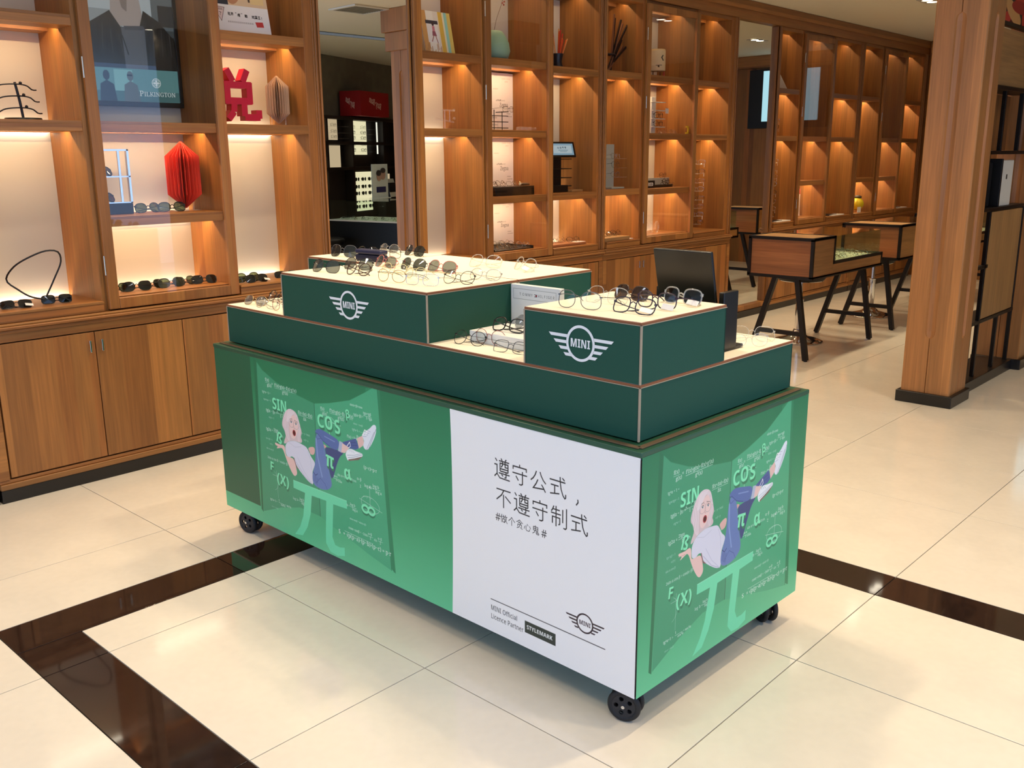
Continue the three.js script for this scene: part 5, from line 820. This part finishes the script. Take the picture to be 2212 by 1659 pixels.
  const yk = thing('yellow_charm', 'yellow plastic letter shaped charm hanging at the right of the third glass door', 'charm', 6.9, 1.673, -4.42); mk('charm_shape', [B(-0.02, 0.02, 0.0, 0.012, 0, 0.01), B(0.01, 0.02, 0.0, 0.06, 0, 0.01), B(-0.016, 0.016, 0.05, 0.062, 0, 0.01)], std(0xd8b72a, 0.5), yk);
  glasses(8.99, 1.241, -4.5, 0, { s: 'oval', c: 'silver', label: 'silver glasses on the shelf behind the fourth glass door' });
}
// heaps of frames in the glass cases of the tables
for (const [x0, zf, w] of [[6.43, -3.01, 'nearer'], [8.12, -3.03, 'farther']]) for (let i = 0; i < 36; i++) {
  const cx = i % 9, cz = Math.floor(i / 9);
  glasses(x0 + 0.43 + cx * 0.091 + rr(-0.015, 0.015), 0.706, zf - 0.09 - cz * 0.11 + rr(-0.02, 0.02), rr(-0.6, 0.6), { s: ['oval', 'rect', 'round'][i % 3], c: ['clear', 'silver', 'gold', 'black', 'pale'][i % 5], tag: i % 2, tilt: -0.7, label: 'small frames laid out in the glass case of the ' + w + ' display table', group: 'frames in the glass case of the ' + w + ' table' });
}
// ---------------------------------------------------------------- the grey side of the shop that the tall mirror shows
{
  const n = new THREE.Vector2(Math.sin(MT.d), Math.cos(MT.d)), q = new THREE.Vector2(...MT.q), zm = -4.405;
  const mir = (x, z) => { const p = new THREE.Vector2(x, z), k = 2 * p.clone().sub(q).dot(n); return p.addScaledVector(n, -k); };
  const A = mir(7.609, -10.402), D = mir(9.419, -11.105).sub(A).normalize(), N = new THREE.Vector2(D.y, -D.x);   // the wall line; N faces the mirror
  const ang = -Math.atan2(D.y, D.x);
  const at = (s, o) => [A.x + D.x * s + N.x * o, A.y + D.y * s + N.y * o];
  const W = (name, label, cat, s, o, y = 0) => { const [x, z] = at(s, o); const g = thing(name, label, cat, x, y, z, ang + Math.PI); return g; };   // local +x runs to -s, +z to the mirror
  const gt = (() => { const a = noise2(40, 40, 3), b = noise2(160, 160, 4); return dataTex(512, (u, v) => { const s = b(u * 160, v * 160), t = 1 + (a(u * 40, v * 40) - 0.5) * 0.1; return s > 0.985 ? [50, 49, 44] : [cl(112 * t), cl(110 * t), cl(102 * t)]; }, true); })();
  const wall = struct('wall_right', B(-6.2, 2.6, 0, CEIL, -0.2, 0), std(0xffffff, 0.9, { map: gt }), 'grey concrete wall opposite the wooden cabinets', { grain: 'v', scale: 3, cat: 'wall' });  // one end lengthened past the mirrored stretch to block light from the open front
  wall.position.set(A.x, 0, A.y); wall.rotation.y = ang + Math.PI;
  const rb = W('brand_box', 'red box with white script letters on top of the black eyewear rack', 'sign', 0.62, 0.2, 2.04);
  mk('box_body', B(-0.48, 0.28, 0, 0.32, -0.16, 0.16, 0.004), std(0x9c0d14, 0.5), rb);
  const rt = canvasTex(256, 128, (c) => { c.fillStyle = '#9c0d14'; c.fillRect(0, 0, 256, 128); c.fillStyle = '#f2dcd8'; c.save(); c.translate(70, 84); c.rotate(-0.35); c.font = 'italic bold 46px ' + serifFont; c.fillText('Ray·Ban', 0, 10, 120); c.restore(); });
  mk('print', new THREE.PlaneGeometry(0.72, 0.3).translate(-0.1, 0.16, 0.1612), std(0xffffff, 0.5, { map: rt }), rb); mk('print', new THREE.PlaneGeometry(0.3, 0.3).rotateY(Math.PI / 2).translate(0.2812, 0.16, 0), std(0xffffff, 0.5, { map: rt }), rb);
  const lit = glow(new THREE.Color(1, 0.9, 0.58), 0.95), lit2 = glow(new THREE.Color(1, 0.76, 0.48), 0.6);
  const rack = W('eyewear_rack', 'tall black eyewear rack with lit cream panels, seen in the tall mirror', 'eyewear rack', 0, 0.2);
  mk('rack_frame', [B(-1.75, 0.62, 0.1, 2.02, -0.2, -0.12), ...[-1.75, -1.18, -0.34, 0.28, 0.6].map((x) => B(x - 0.02, x + 0.02, 0.1, 2.03, -0.12, 0.02)), ...[2.01, 1.69, 1.36, 0.1].map((y) => B(-1.75, 0.62, y - 0.02, y + 0.02, -0.12, 0.02))], M.rackBrown, rack);
  const panel = (s0, s1, y0, y1, m) => mk('lit_panel', B(-s1, -s0, y0, y1, -0.118, -0.1), m, rack);
  panel(0.40, 0.9, 1.54, 1.985, lit); panel(0.46, 1.0, 0.78, 1.31, lit); panel(-0.09, 0.15, 1.73, 1.99, lit2); panel(-0.5, -0.31, 1.73, 2.0, lit2); panel(-0.05, 0.2, 1.38, 1.66, lit2); panel(-0.48, -0.26, 1.1, 1.51, lit2); panel(1.25, 1.52, 0.98, 1.27, lit2);
  for (const [s0, s1, ys] of [[0.4, 1.06, [1.88, 1.81, 1.74, 1.66, 1.58]], [0.46, 1.16, [1.19, 1.09, 1.0, 0.9, 0.82]], [-0.09, 0.3, [1.9, 1.82, 1.75]]]) for (const y of ys) mk('clear_shelf', B(-s1, -s0, y - 0.004, y, -0.1, -0.02), M.acrylic, rack);
  mk('edge_light', [B(-1.10, -1.085, 1.55, 1.98, -0.05, -0.035), B(-1.2, -1.185, 0.78, 1.28, -0.05, -0.035)], glow(new THREE.Color(1, 0.97, 0.85), 1.2), rack);
  const put = (s, y, o) => { const [x, z] = at(s, 0.13); glasses(x, y, z, ang + Math.PI, { tilt: 0, ...o }); };
  [1.88, 1.81, 1.74, 1.66, 1.58].forEach((y, i) => [0.5, 0.78].forEach((s) => put(s, y, { s: 'square', c: i ? 'black' : 'clear', r: 0.002, label: 'small glasses on the upper lit panel of the black rack in the mirror', group: 'glasses on the upper lit panel' })));
  [1.19, 1.09, 1.0, 0.9, 0.82].forEach((y) => [0.56, 0.74, 0.92].forEach((s) => put(s, y, { s: 'square', c: 'black', l: 'dark', r: 0.002, label: 'small sunglasses on the lower lit panel of the black rack in the mirror', group: 'sunglasses on the lower lit panel', name: 'sunglasses', cat: 'sunglasses' })));
  [1.9, 1.82, 1.75].forEach((y) => put(0.03, y, { s: 'rect', c: 'black', label: 'small glasses on the orange lit panel of the black rack in the mirror', group: 'glasses on the orange lit panel' }));
  // counter with a glass case, a poster, a mirror stand and a stool before the rack
  const ct = thing('sales_counter', 'black sales counter with a long glass case on top, seen in the tall mirror', 'counter', 7.0, 0, -0.35, -0.2);
  mk('counter_body', B(-0.02, 0.62, 0, 0.76, -1.0, 1.1, 0.004), M.black, ct); mk('counter_edge', B(-0.03, 0.64, 0.762, 0.778, -1.01, 1.11, 0.003), M.plasticWhite, ct); mk('case_front', B(0, 0.006, 0.779, 1.0, -1.0, 1.1), M.caseGlass, ct); mk('case_top', B(0, 0.6, 1.0, 1.006, -1.0, 1.1), M.caseGlass, ct);
  for (let i = 0; i < 26; i++) { const lx = 0.06 + (i % 2) * 0.13, lz = -0.94 + Math.floor(i / 2) * 0.155, a = -0.2; glasses(7.0 + lx * Math.cos(a) + lz * Math.sin(a), 0.78, -0.35 - lx * Math.sin(a) + lz * Math.cos(a), rr(-2, -1), { s: ['oval', 'rect'][i % 2], c: ['silver', 'clear', 'gold', 'black'][i % 4], tag: 1, tilt: -0.6, label: 'small frames in the glass case of the black sales counter in the mirror', group: 'frames in the sales counter' }); }
  const mp = W('poster', 'pale blue poster of two people on the counter, seen in the tall mirror', 'poster', -0.18, 0.9, 1.0); mk('board', B(-0.2, 0.2, 0.0, 0.42, -0.01, 0), std(0xc9d4d4, 0.6), mp); mk('faces', [cyl(0.06, 0.06, 0.004, 20).rotateX(Math.PI / 2).translate(0.03, 0.27, 0.003), cyl(0.065, 0.065, 0.004, 20).rotateX(Math.PI / 2).translate(-0.07, 0.29, 0.003)], std(0xb08f80, 0.7), mp); mk('band', B(-0.14, 0.1, 0.07, 0.14, 0, 0.002), std(0x2a2a5a, 0.6), mp); mk('hair', [cyl(0.062, 0.05, 0.005, 20).rotateX(Math.PI / 2).scale(1, 0.6, 1).translate(0.04, 0.31, 0.004), cyl(0.066, 0.055, 0.005, 20).rotateX(Math.PI / 2).scale(1, 0.5, 1).translate(-0.07, 0.34, 0.004)], std(0x3a3230, 0.7), mp); mk('foot', B(-0.2, 0.2, -0.01, 0.004, -0.06, 0.04), std(0xc9d4d4, 0.6), mp);
  const ms = W('mirror_stand', 'tilted tabletop mirror on a black stand on the sales counter, seen in the tall mirror', 'mirror stand', 0.2, 0.9, 0.98); mk('stand_body', B(-0.13, 0.1, 0, 0.2, -0.06, -0.02, 0.004), M.black, ms); mk('mirror_face', B(-0.1, 0.1, 0.02, 0.26, -0.006, 0.004, 0.002).rotateX(-0.3), std(0xb9bab0, 0.2), ms);
  stool(6.55, 0.45, 'chrome bar stool before the black sales counter, seen in the tall mirror');
  const vt = thing('air_vent', 'square grey air vent in the ceiling, seen in the tall mirror', 'vent', 5.56, CEIL - 0.002, 2 * zm + 7.14); mk('vent_frame', [B(-0.2, 0.2, -0.012, 0, -0.2, -0.17), B(-0.2, 0.2, -0.012, 0, 0.17, 0.2), B(-0.2, -0.17, -0.012, 0, -0.17, 0.17), B(0.17, 0.2, -0.012, 0, -0.17, 0.17)], M.plasticWhite, vt); for (let i = 0; i < 9; i++) mk('slat', B(-0.17, 0.17, -0.01, -0.002, -0.16 + i * 0.037, -0.14 + i * 0.037), std(0x8c8a82, 0.6), vt);
  // television on the end wall, seen in the second mirror
  const tv = thing('wall_screen', 'large wall screen glowing pale blue in a black surround on the end wall', 'screen', 12.155, 0, -2.62); mk('surround', B(-0.05, 0, 1.85, 2.62, -0.5, 0.55, 0.004), M.black, tv); mk('display', new THREE.PlaneGeometry(0.72, 0.66).rotateY(-Math.PI / 2).translate(-0.0515, 2.27, -0.02), glow(new THREE.Color(0.5, 0.86, 1), 1.0), tv);
}
renderer.render(scene, camera);
